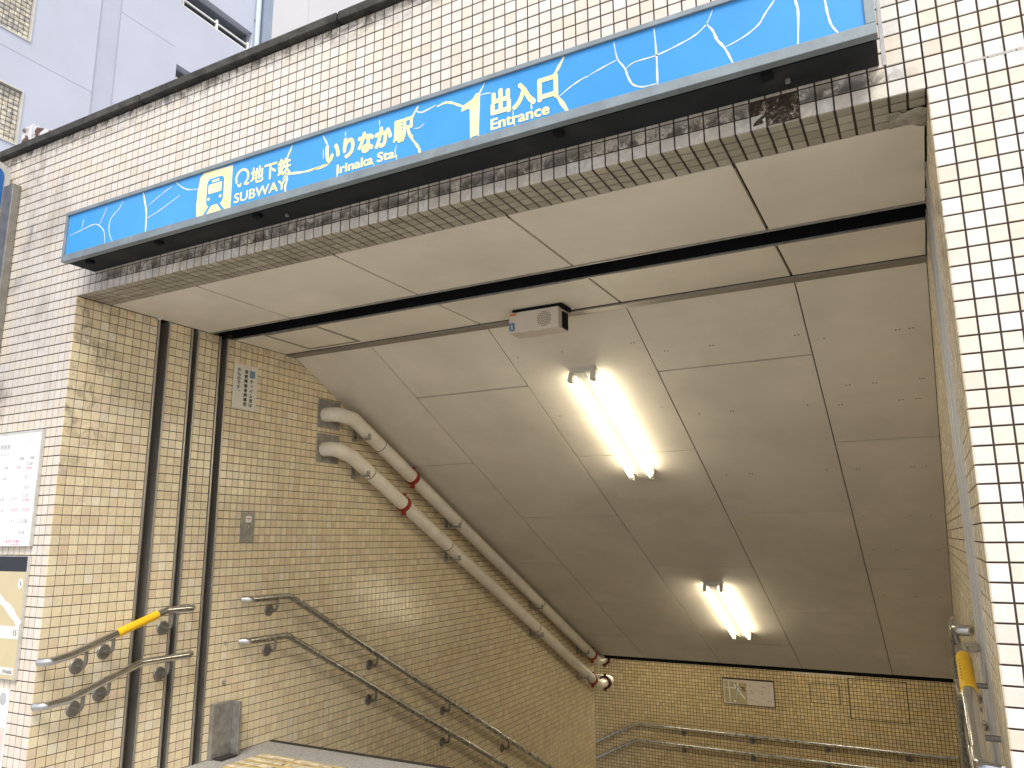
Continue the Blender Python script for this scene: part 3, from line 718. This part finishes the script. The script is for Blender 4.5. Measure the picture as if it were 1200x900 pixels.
# ------------------------------------------------------------------ two cream pipes under the ceiling
m_dred = simple('dark_red_flange', (.09,.012,.012), .5, var=.2)
def pipe(y_s, z_s, z_line, couplings, rings, y_end, label, rad=.054):
    zl = lambda y: z_line(y)
    t = empty('wall_pipe', (0, y_s, z_s), label, 'pipe', 'cream drain pipes on the left wall')
    xw = .105
    path = arc_path([(-.05, y_s+.02, z_s), (xw*.98, y_s+.02, z_s), (xw, y_s+.22, zl(y_s+.22)), (xw, y_end, zl(y_end))], .10, 10)
    MB().tube(path, rad, 28).build('pipe_run', m_pipe, t)
    ye = y_end; ze = zl(ye)
    pth = arc_path([(xw, ye-.01, ze+.005), (xw, ye+.12, zl(ye+.12)), (xw, ye+.40, zl(ye+.12))], .06, 8)
    MB().tube(pth, rad*1.02, 28).build('elbow', m_pipe, t)
    pth = arc_path([(xw, ye+.40, zl(ye+.12)), (xw, ye+.52, zl(ye+.12)), (-.6, ye+.52, zl(ye+.12))], .07, 8)
    MB().tube(pth, rad, 24).build('return_run', m_pipe, t)
    def ring(c, d, r1, w_, mat, name, lugs=False):
        c = Vector(c); d = Vector(d).normalized(); q = MB()
        q.tube([c-d*w_/2, c-d*w_*.38, c+d*w_*.38, c+d*w_/2], r1, 28, True, [r1*.95, r1, r1, r1*.95])
        if lugs:
            for s in (1, -1):
                e = c+Vector((0, .0, 1))*s*(r1+.008); q.box((e.x-.016, e.y-.013, e.z-.016), (e.x+.016, e.y+.013, e.z+.016), .003)
        q.build(name, mat, t)
    for y in couplings: ring((xw, y, zl(y)), DS, rad*1.2, .042, m_red, 'coupling', True)
    ring((xw, ye+.33, zl(ye+.12)), (0,1,0), rad*1.5, .05, m_dred, 'flange', True)
    for y in rings: ring((xw, y, zl(y)), DS, rad*1.025, .008, m_ink, 'band')
    for y in (2.30, 3.62, 5.30, 6.55):
        z = zl(y); br = MB(); br.box((.001, y-.02, z-.085), (.012, y+.02, z+.035), .001); br.box((.011, y-.016, z-.075), (.16, y+.016, z-.067)); br.box((.05, y-.014, z-.067), (.058, y+.014, z-.045)); br.box((.15, y-.014, z-.067), (.157, y+.014, z-.03))
        br.build('bracket', m_galv, t)
    MB().box((.0008, y_s-.055, z_s-.10), (.004, y_s+.185, z_s+.115)).build('wall_plate', m_steel_d, t)
    return t
zU = lambda y: -.405-.4985*(y-2.2)
zL = lambda y: -.690-.4985*(y-2.2)
pipe(1.94, -.372, zU, (2.95, 6.78), (2.50, 3.65, 5.35), 6.85, 'upper of the two cream pipes running down the left wall under the ceiling')
pipe(1.94, -.628, zL, (2.83, 6.78), (2.38, 3.50, 5.25), 6.85, 'lower of the two cream pipes running down the left wall')
# ------------------------------------------------------------------ handrails
m_wrapink = simple('wrap_ink', (.32,.16,.01), .6)
def rail(path, brackets, label, wall_x=0.0, sgn=1, band=None, rad=.0195, group=None, mat=None, axis='x'):
    """path in world; brackets = positions along wall where the rail is held"""
    mat = mat or m_chrome
    P0 = Vector(path[0])
    t = empty('handrail', tuple(P0), label, 'handrail', group)
    pts = arc_path(path, .06, 7)
    MB().tube(pts, rad, 24).build('rail', mat, t)
    for s in (0, -1):
        p_ = Vector(pts[s]); q = Vector(pts[1 if s == 0 else -2]); d = (p_-q).normalized()
        MB().tube([p_-d*.001, p_+d*.004, p_+d*.007], rad, 20, True, [rad*1.02, rad*.95, rad*.6]).build('end_cap', mat, t)
    for (u, zr, drop) in brackets:
        if axis == 'x':
            c = Vector((wall_x, u, zr-drop)); n = Vector((sgn, 0, 0)); top = Vector((wall_x+sgn*.075, u, zr-rad*.8))
        else:
            c = Vector((u, wall_x, zr-drop)); n = Vector((0, -1, 0)); top = Vector((u, wall_x-.075, zr-rad*.8))
        b_ = empty('bracket', (0,0,0)); b_.parent = t; b_.location = c-t.location
        MB().tube([c+n*.0008, c+n*.006, c+n*.009], .036, 24, True, [.038, .038, .032]).build('wall_disc', m_brk, b_)
        arm = arc_path([c+n*.008, c+n*.075, top], .04, 7)
        MB().tube(arm, .009, 12).build('arm', m_brk, b_)
    if band:
        a, c = Vector(band[0]), Vector(band[1]); MB().tube([a, c], rad*1.14, 24).build('yellow_wrap', m_yellow, t)
        d = (c-a)/11; sn = d.normalized(); rj = random.Random(3)
        tk = MB()
        for k in range(2, 9):          # faint characters printed along the wrap
            p_ = a+d*k; hh = Vector((sgn*.6, 0, .8)).cross(sn).cross(sn)*-1
            o_ = p_+Vector((sgn*.62, 0, .78)).normalized()*rad*1.13
            tk.cyl(tuple(o_-sn*.004), tuple(o_+sn*rj.uniform(.001,.005)), .0022, 6)
        tk.build('wrap_print', m_wrapink, t)
    return t
rx = .075
def lerpz(p0, p1, y): return p0[1]+(p1[1]-p0[1])*(y-p0[0])/(p1[0]-p0[0])
def front_pair(wx, sg_, side):
    X = wx+sg_*rx
    e = wx+sg_*.030
    U = [(e, -.005, -1.853), (X, .012, -1.852), (X, .115, -1.835), (X, .655, -1.664), (X, .83, -1.664), (e, .862, -1.664)]
    Lw = [(e, -.005, -2.055), (X, .012, -2.053), (X, .135, -2.043), (X, .52, -1.923), (X, .84, -1.923), (e, .872, -1.923)]
    zb = lambda y: lerpz((.115, -1.835), (.655, -1.664), y)
    if side == 'left': band = ((X, .365, zb(.365)), (X, .60, zb(.60)))
    else: band = ((X, .42, zb(.42)), (X, .635, zb(.635)))
    rail(U, [(.204, zb(.204), .095), (.347, zb(.347), .088), (.695, -1.664, .10)], f'upper short chrome handrail with yellow wrap on the {side} side of the opening', wx, sg_, band, group='entrance handrails')
    zl = lambda y: lerpz((.135, -2.043), (.52, -1.923), y)
    rail(Lw, [(.209, zl(.209), .087), (.345, zl(.345), .08), (.696, -1.923, .088)], f'lower short chrome handrail at the {side} side of the opening', wx, sg_, None, group='entrance handrails')
def inner_pair(wx, sg_, side):
    X = wx+sg_*rx; e = wx+sg_*.028
    for nm, z0, yk in (('upper', -1.648, 1.60), ('lower', -1.900, 1.60)):
        zf = lambda y: z0-.5075*(y-yk)
        path = [(e, 1.245, z0), (X, 1.27, z0), (X, yk, z0), (X, 6.55, zf(6.55)), (X, 6.9, zf(6.55))]
        bk = [(1.50, z0, .085)]+[(y, zf(y), .085) for y in (2.57, 3.60, 4.67, 5.75)]
        rail(path, bk, f'long {nm} stair handrail sloping down the {side} wall', wx, sg_, None, group='stair handrails', mat=m_steel, rad=.0215)
front_pair(0.0, 1, 'left'); inner_pair(0.0, 1, 'left')
front_pair(4.012, -1, 'right'); inner_pair(4.012, -1, 'right')
for nm, z in (('upper', -3.925), ('lower', -4.145)):
    X0 = -.12; y = BY-.075
    rail([(-1.6, y, z-.5*(1.48)), (X0, y, z), (3.85, y, z), (3.93, BY-.02, z)], [(x, z-(0.5*(X0-x) if x < X0 else 0), .08) for x in (-.9, .55, 1.5, 2.45, 3.4)], f'{nm} steel handrail along the far wall below the map', BY, 1, None, group='far wall handrails', mat=m_steel, axis='y', rad=.019)

# ------------------------------------------------------------------ L-shaped steel post at the foot of the left wall
po = empty('shutter_post', (.02, 1.14, FLOOR), 'short grey L-shaped steel post standing at the foot of the left wall', 'post')
MB().box((.001, 1.07, FLOOR+.001), (.034, 1.215, -2.238), .002).build('post_plate', m_steel_d, po)
MB().box((.001, 1.2155, FLOOR+.001), (.092, 1.232, -2.243), .002).build('post_flange', m_steel_d, po)
MB().box((.0345, 1.09, FLOOR+.0005), (.10, 1.21, FLOOR+.012), .002).build('base_shoe', m_joint, po)

# ------------------------------------------------------------------ boards on the left pier
m_board = simple('board_white', (.86,.87,.88), .35, var=.02, coat=.3); m_boardf = simple('board_frame', (.62,.61,.58), .4, metal=.3)
m_grey = simple('grey_print', (.30,.31,.33), .5); m_lgrey = simple('pale_grey_print', (.55,.57,.60), .5); m_pink = simple('pink_print', (.72,.14,.32), .5)
tb = empty('timetable_board', (-.45, 0, -1.0), 'white timetable board with rows of times, upper board on the left pier', 'notice board')
MB().box((-.80, -.020, -1.306), (-.134, -.0006, -.706), .002).build('frame', m_boardf, tb)
MB().box((-.794, -.0225, -1.303), (-.137, -.0203, -.722), .001).build('sheet', m_board, tb)
OB = (0, -.0228, 0)
def bl(s, box, mat=m_grey, p=tb, o=OB): return text_mesh(s, 'lettering', mat, p, o, X_, Z_, box, .0004, .0, True)
def hl(z, x0=-.79, x1=-.165, h=.0016, mat=m_lgrey, p=tb, o=OB):
    MB().box((x0, o[1]-.0004, z), (x1, o[1], z+h)).build('rule', mat, p)
rows = [-.868, -.924, -.979, -1.032, -1.090, -1.150, -1.208, -1.266]
for z in rows: hl(z)
for x in (-.60, -.48, -.36, -.255): MB().box((x, OB[1]-.0003, -1.266), (x+.0012, OB[1], -.868)).build('rule', m_lgrey, tb)
bl('いりなか駅 時刻表', (-.66, -.80, -.40, -.765)); bl('Train Timetable', (-.60, -.832, -.34, -.811), m_lgrey)
bl('Line', (-.235, -.765, -.165, -.752), m_lgrey); hl(-.776, -.235, -.16)
for x in (-.30, -.21): bl('終電', (x, -.862, x+.035, -.846), m_grey)
cells = [('5:50', '22:58', '+23:41'), ('', '0:17', ''), ('', '0:01', ''), ('5:53', '23:01', '+23:06'), ('+5:57', '+22:54', ''), ('5:57', '23:08', ''), ('', '0:18', '')]
for k, (a, b_, c_) in enumerate(cells):
    zt = rows[k]; h = .017
    if c_: bl(b_, (-.236, zt-.024, -.17, zt-.007)); bl(c_, (-.245, zt-.046, -.17, zt-.029), m_pink)
    else: bl(b_, (-.236, zt-.038, -.17, zt-.018), m_pink if b_[0] == '+' else m_grey)
    if a: bl(a, (-.33, zt-.038, -.27, zt-.020), m_pink if a[0] == '+' else m_grey)
    for xx in (-.73, -.56, -.44):
        if (k+int(xx*100)) % 3: bl('%d:%02d' % (5+k % 3, (k*17+int(-xx*100)) % 60), (xx, zt-.038, xx+.05, zt-.020))
bl('◆土曜・休日運転', (-.34, -1.286, -.20, -1.272), m_pink); bl('Saturday Holiday', (-.29, -1.298, -.17, -1.289), m_pink)
mb_ = empty('map_board', (-.45, 0, -1.65), 'beige area map board with dark blue header and white roads on the left pier', 'notice board')
MB().box((-.80, -.018, -1.948), (-.136, -.0006, -1.352), .002).build('frame', m_boardf, mb_)
m_mapbg = simple('map_beige', (.58,.50,.31), .4, var=.03); m_navy = simple('navy_print', (.028,.032,.045), .5, spec=.3)
MB().box((-.796, -.0195, -1.944), (-.1375, -.0183, -1.43), 0).build('map_sheet', m_mapbg, mb_)
MB().box((-.796, -.0197, -1.4297), (-.1375, -.0183, -1.355), 0).build('header_band', m_navy, mb_)
OM = (0, -.0196, 0); q = MB()
m_mapw = simple('map_road_white', (.72,.72,.70), .4, var=.02)
stroke(q, [(-.79,-1.40-.05),(-.60,-1.45-.05),(-.42,-1.535),(-.25,-1.61),(-.14,-1.69)], .04, OM, X_, Z_, .0004, False); q.build('map_road', m_mapw, mb_)
q = MB(); q.box((-.79, -.0203, -1.755), (-.14, -.0199, -1.695)); q.build('map_road', m_mapw, mb_)
q = MB(); stroke(q, [(-.50,-1.44),(-.53,-1.60),(-.52,-1.90)], .03, (0,-.0206,0), X_, Z_, .0004, False); q.build('map_road', m_mapw, mb_)
q = MB(); poly(q, [(-.172+.022*math.cos(a*.524), -1.487+.026*math.sin(a*.524)) for a in range(12)], OM, X_, Z_, .0006); q.build('compass', m_mapw, mb_)
q = MB(); stroke(q, [(-.178,-1.478),(-.166,-1.497)], .005, (0,-.0203,0), X_, Z_, .0004, False); q.build('compass_needle', m_ink, mb_)
MB().box((-.70, -.0204, -1.925), (-.150, -.0198, -1.890)).build('scale_strip', m_mapw, mb_)
text_mesh('Irinaka', 'lettering', m_ink, mb_, (0,-.0206,0), X_, Z_, (-.235, -1.918, -.16, -1.897), .0004, 0, True)
text_mesh('15', 'lettering', m_ink, mb_, (0,-.0206,0), X_, Z_, (-.185, -1.738, -.155, -1.712), .0004, 0, True)
pp = empty('small_poster', (-.4, 0, -2.2), 'white and pink poster at the lower left edge, under the map board', 'poster')
MB().box((-.62, -.006, -2.36), (-.183, -.0006, -1.995), .001).build('sheet', m_board, pp)
q = MB(); poly(q, [(-.23+.03*math.cos(a*.4), -2.04+.03*math.sin(a*.4)) for a in range(16)], (0,-.0062,0), X_, Z_, .0005); q.build('round_mark', simple('grey_disc', (.45,.46,.48), .5), pp)
MB().box((-.60, -.0068, -2.34), (-.19, -.0062, -2.17)).build('pink_block', simple('pale_pink', (.78,.58,.54), .5), pp)

# ------------------------------------------------------------------ far wall map and strip
fm = empty('wall_map', (1.5, BY, -3.38), 'station map with white text panel on the far wall below the ceiling edge', 'map')
y_ = BY-.001
MB().box((1.14, BY-.03, -3.545), (1.835, BY-.0005, -3.205), .003).build('frame', m_joint, fm)
MB().box((1.15, BY-.0325, -3.538), (1.828, BY-.0303, -3.222)).build('sheet', simple('map_paper', (.60,.52,.46), .5, var=.04), fm)
OF = (0, BY-.0328, 0)
q = MB(); poly(q, [(1.17,-3.52),(1.47,-3.535),(1.47,-3.26),(1.17,-3.25)], OF, X_, Z_, .0004); q.build('map_print', simple('map_print', (.42,.36,.20), .5, var=.2, scale=30), fm)
OF2 = (0, BY-.0333, 0)
for pts, w_ in (([(1.17,-3.33),(1.47,-3.335)],.012), ([(1.23,-3.25),(1.24,-3.52)],.012), ([(1.30,-3.28),(1.36,-3.36),(1.44,-3.46)],.018), ([(1.36,-3.26),(1.33,-3.40),(1.30,-3.52)],.016)):
    q = MB(); stroke(q, pts, w_, OF2, X_, Z_, .0004, False); q.build('map_road', m_mapw, fm)
q = MB(); stroke(q, [(1.345,-3.30),(1.325,-3.38),(1.305,-3.49)], .022, (0,BY-.0338,0), X_, Z_, .0004, False); q.build('station_mark', m_grey, fm)
q = MB(); poly(q, [(1.38,-3.30),(1.45,-3.32),(1.45,-3.38),(1.41,-3.36)], OF2, X_, Z_, .0004); q.build('map_block', simple('brown_print', (.22,.15,.09), .5), fm)
rr = random.Random(5)
for k in range(9):
    for j in range(4):
        x0 = 1.50+.08*j+rr.uniform(0,.01); z0 = -3.27-.029*k
        if rr.random() < .8: MB().box((x0, BY-.0332, z0), (x0+rr.uniform(.02,.06), BY-.0328, z0+.008)).build('text_line', m_grey if rr.random() < .6 else m_lgrey, fm)
ws = empty('blank_strip', (2.47, BY, -3.05), 'long pale plastic strip high on the far wall under the ceiling edge', 'strip')
MB().box((2.08, BY-.012, -3.085), (2.86, BY-.0005, -3.018), .002).build('strip_body', simple('pale_strip', (.60,.56,.46), .5), ws)

# ------------------------------------------------------------------ projecting blue sign and its grey bracket at the left end
ps = empty('projecting_sign', (-.75, -.35, -.6), 'blue projecting light box with rounded pale frame at the far left of the facade', 'sign')
def rr_yz(y0, z0, y1, z1, r_, n=5):
    return [(a, b_) for a, b_ in rrect(y0, z0, y1, z1, r_, n)]
q = MB(); poly(q, rr_yz(-.92, -.55, -.022, .925, .07), (-.90, 0, 0), Y_, Z_, .15); q.build('cabinet', simple('pale_sign_frame', (.58,.57,.54), .45, metal=.2, var=.06), ps)
q = MB(); poly(q, rr_yz(-.885, -.51, -.057, .888, .05), (-.7495, 0, 0), Y_, Z_, .004); q.build('blue_face', simple('deep_blue_face', (.02,.13,.42), .35, var=.05), ps)
bkt = empty('bracket_box', (-.78, .03, -.3), 'tall grey steel bracket box fixed to the wall beside the projecting sign', 'bracket')
MB().box((-.97, -.05, -.30), (-.655, -.0006, .782), .004).build('box_body', m_steel_fr, bkt)
MB().box((-.80, -.055, -.26), (-.795, -.0505, .74)).build('seam', m_joint, bkt)

# ------------------------------------------------------------------ building behind, upper left
bd = empty('apartment_block', (-22, 5, STREET), 'pale lavender building with glass block windows and recessed balcony, behind the wall at upper left', 'building')
KX = -18.0
w = MB()
# front wall built round its openings (y, z)
wins = [(6.2, 8.75, z0+.0, z0+1.72) for z0 in (-.1, 3.2, 6.5, 9.8, 13.1, 16.4)]
bals = [(13.6, 16.85, z0, z0+.95) for z0 in (4.45, 7.75, 11.05, 14.35, 17.65)]
def wall_with_holes(mb, x0, x1, y0, y1, z0, z1, holes):
    holes = sorted(holes, key=lambda h: h[2]); zc = z0
    for (a, b_, c, d) in holes:
        if c > zc: mb.box((x0, y0, zc), (x1, y1, c))
        if a > y0: mb.box((x0, y0, c), (x1, a, d))
        if b_ < y1: mb.box((x0, b_, c), (x1, y1, d))
        zc = d
    if zc < z1: mb.box((x0, y0, zc), (x1, y1, z1))
wall_with_holes(w, KX-.3, KX, 5.0, 10.70, STREET, 24, wins)
wall_with_holes(w, KX-.3, KX, 11.40, 16.88, STREET, 24, bals)
w.box((KX-.3, -12, STREET), (KX, 4.998, 24)); w.box((KX-.3, 16.88, STREET), (KX, 17.73, 24)); w.box((KX-16, 17.43, STREET), (KX-.3, 17.73, 24)); w.box((KX-16, -12, STREET), (KX-15.7, 17.43, 24)); w.box((KX-16, -12, 24), (KX+.1, 17.73, 24.3))
w.build('wall', m_lav, bd)
m_lav2 = simple('rendered_band', (.47,.50,.61), .8, var=.04, scale=.8); m_lav3 = simple('side_fin', (.30,.36,.47), .8, var=.05, scale=.8)
MB().box((KX-.3, 10.702, STREET), (KX-.02, 11.398, 24)).build('recessed_band', m_lav2, bd)
MB().box((KX-.001, 17.25, STREET), (KX+.14, 17.73, 24)).build('corner_fin', m_lav3, bd)
m_seam = simple('seam_grey', (.42,.44,.52), .8)
for z in (2.7, 6.0, 9.3, 12.58, 15.9, 19.2):
    MB().box((KX, 5, z), (KX+.004, 10.699, z+.02)).build('seam', m_seam, bd)
    MB().box((KX, 11.4, z), (KX+.004, 13.5, z+.02)).build('seam', m_seam, bd)
MB().box((KX-.01, 10.701, STREET), (KX+.005, 10.72, 24)).build('seam', m_seam, bd); MB().box((KX-.01, 11.38, STREET), (KX+.005, 11.40, 24)).build('seam', m_seam, bd)
m_gb, t, b = newmat('glass_block'); Pp, xyz = posn(t)
wn2 = N(t, 'ShaderNodeTexWhiteNoise', noise_dimensions='3D'); sc2 = N(t, 'ShaderNodeVectorMath', operation='SNAP'); sc2.inputs[1].default_value = (.1,.1,.1); t.links.new(Pp, sc2.inputs[0]); t.links.new(sc2.outputs[0], wn2.inputs['Vector'])
t.links.new(ramp(t, wn2.outputs['Value'], [(0, (.30,.30,.31)), (.5, (.52,.47,.38)), (1, (.70,.66,.56))]), b.inputs['Base Color']); b.inputs['Roughness'].default_value = .15; b.inputs['Coat Weight'].default_value = .5  # warm and pale stops paint highlights into the blocks
gbm = None
bmm = bmesh.new(); bmesh.ops.create_cube(bmm, size=1)
for v in bmm.verts: v.co = Vector((v.co.x*.1, v.co.y*.132, v.co.z*.132))
bmesh.ops.bevel(bmm, geom=[e for e in bmm.edges], offset=.02, segments=1, affect='EDGES')
gbm = bpy.data.meshes.new('glass_block'); bmm.to_mesh(gbm); bmm.free(); gbm.materials.append(m_gb)
for (a, b_, c, d) in wins:
    if c < 9: 
        MB().box((KX-.2, a, c), (KX-.15, b_, d)).build('window', m_gb, bd); continue
    wo_ = empty('window', (KX-.1, (a+b_)/2, c)); wo_.parent = bd; wo_.location -= bd.location
    fr = MB(); fr.box((KX-.10, a+.001, c+.001), (KX+.03, b_-.001, c+.05)); fr.box((KX-.10, a+.001, d-.05), (KX+.03, b_-.001, d-.001)); fr.box((KX-.10, b_-.05, c+.051), (KX+.03, b_-.001, d-.051)); fr.box((KX-.10, a+.001, c+.051), (KX+.03, a+.05, d-.051))
    fr.build('window_frame', m_boardf, wo_)
    MB().box((KX-.22, a+.051, c+.051), (KX-.13, b_-.051, d-.051)).build('block_mortar', simple('block_mortar', (.78,.70,.52), .8), wo_)  # warm colour paints a glow between the blocks
    ny = int((b_-a-.1)/.145); nz = int((d-c-.1)/.145)
    for i in range(ny):
        for j in range(nz):
            yy = b_-.05-(i+.5)*.1455; 
            if yy < 6.9: continue
            o = bpy.data.objects.new('glass_block', gbm); COL.objects.link(o); o.parent = wo_
            o.location = Vector((KX-.115, yy, c+.05+(j+.5)*.1455))-Vector((KX-.1, (a+b_)/2, c))
m_dark = simple('balcony_dark', (.10,.12,.15), .8, var=.1, scale=2); m_under = simple('balcony_soffit', (.20,.23,.27), .8, var=.05)
for (a, b_, c, d) in bals:
    b2 = empty('balcony', (KX-.6, (a+b_)/2, c)); b2.parent = bd; b2.location -= bd.location
    q = MB(); q.box((KX-1.6, a-.001, c-.1), (KX-1.5, b_+.001, d+1.4)); q.build('back_wall', m_dark, b2)
    MB().box((KX-1.5, a, d+.001), (KX-.3, b_, d+.06)).build('soffit', m_under, b2)
    MB().box((KX-1.5, a, c-.06), (KX-.3, b_, c-.001)).build('floor_slab', m_under, b2)
    MB().box((KX-1.5, a-.06, c), (KX-.3, a-.001, d)).build('cheek', m_under, b2); MB().box((KX-1.5, b_+.001, c), (KX-.3, b_+.06, d)).build('cheek', m_under, b2)
    if c > 10:
        rl = MB()
        for zr in (.10, .36): rl.box((KX-.16, a+.02, c+zr), (KX-.10, b_-.02, c+zr+.05))
        rl.build('top_rail', m_white, b2)
        for i in range(3):
            yy = a+.08+(b_-a-.2)*i/2; MB().box((KX-.17, yy, c+.002), (KX-.09, yy+.08, c+.52)).build('baluster', m_white, b2)
dp = MB(); dp.cyl((KX+.12, 17.0, STREET), (KX+.12, 17.0, 24), .10, 16); dp.build('downpipe', simple('downpipe_blue', (.55,.66,.74), .5), bd)
for z in range(0, 24, 3): MB().box((KX+.001, 16.9, z+1.2), (KX+.05, 17.1, z+1.26)).build('pipe_clip', m_steel_d, bd)
nb = empty('office_block', (-22, 32, STREET), 'plain off-white building face beyond the lavender block, above the coping', 'building')
m_off = simple('off_white_render', (.52,.52,.54), .85, var=.03, scale=.4, bmp=.05)
MB().box((-46, 30, STREET), (14, 46, 60)).build('wall', m_off, nb)
for k in range(9): MB().box((-40+6*k, 29.985, STREET), (-39.97+6*k, 29.999, 59)).build('seam', simple('off_white_seam', (.46,.46,.48), .9) if k == 0 else bpy.data.materials['off_white_seam'], nb)
# rusty hood standing on the roof just behind the coping
rh = empty("roof_vent", (-1.7, .7, STREET), 'small rusty white-painted metal vent hood behind the coping at upper left', 'vent')
m_rust, t, b = newmat('rusty_paint'); Pp, xyz = posn(t)
c = ramp(t, noise(t, 7, 5, .6, Pp, .4), [(.44, (.10,.045,.035)), (.50, (.62,.62,.66))]); t.links.new(c, b.inputs['Base Color']); b.inputs['Roughness'].default_value = .7
vb = MB(); vb.box((-1.85, .60, STREET), (-1.70, .80, 1.62)); vb.build('duct', m_rust, rh)
vb = MB(); vb.hexa([(-1.86,.58,1.621),(-1.73,.58,1.621),(-1.73,.84,1.621),(-1.86,.84,1.621),(-1.86,.58,1.775),(-1.73,.58,1.785),(-1.73,.84,1.785),(-1.86,.84,1.775)])
vb.build('hood', m_rust, rh)
vb = MB(); vb.hexa([(-1.729,.59,1.59),(-1.45,.59,1.59),(-1.45,.80,1.59),(-1.729,.80,1.59),(-1.729,.59,1.765),(-1.45,.59,1.655),(-1.45,.80,1.655),(-1.729,.80,1.765)])
vb.build('sloping_cover', m_rust, rh)
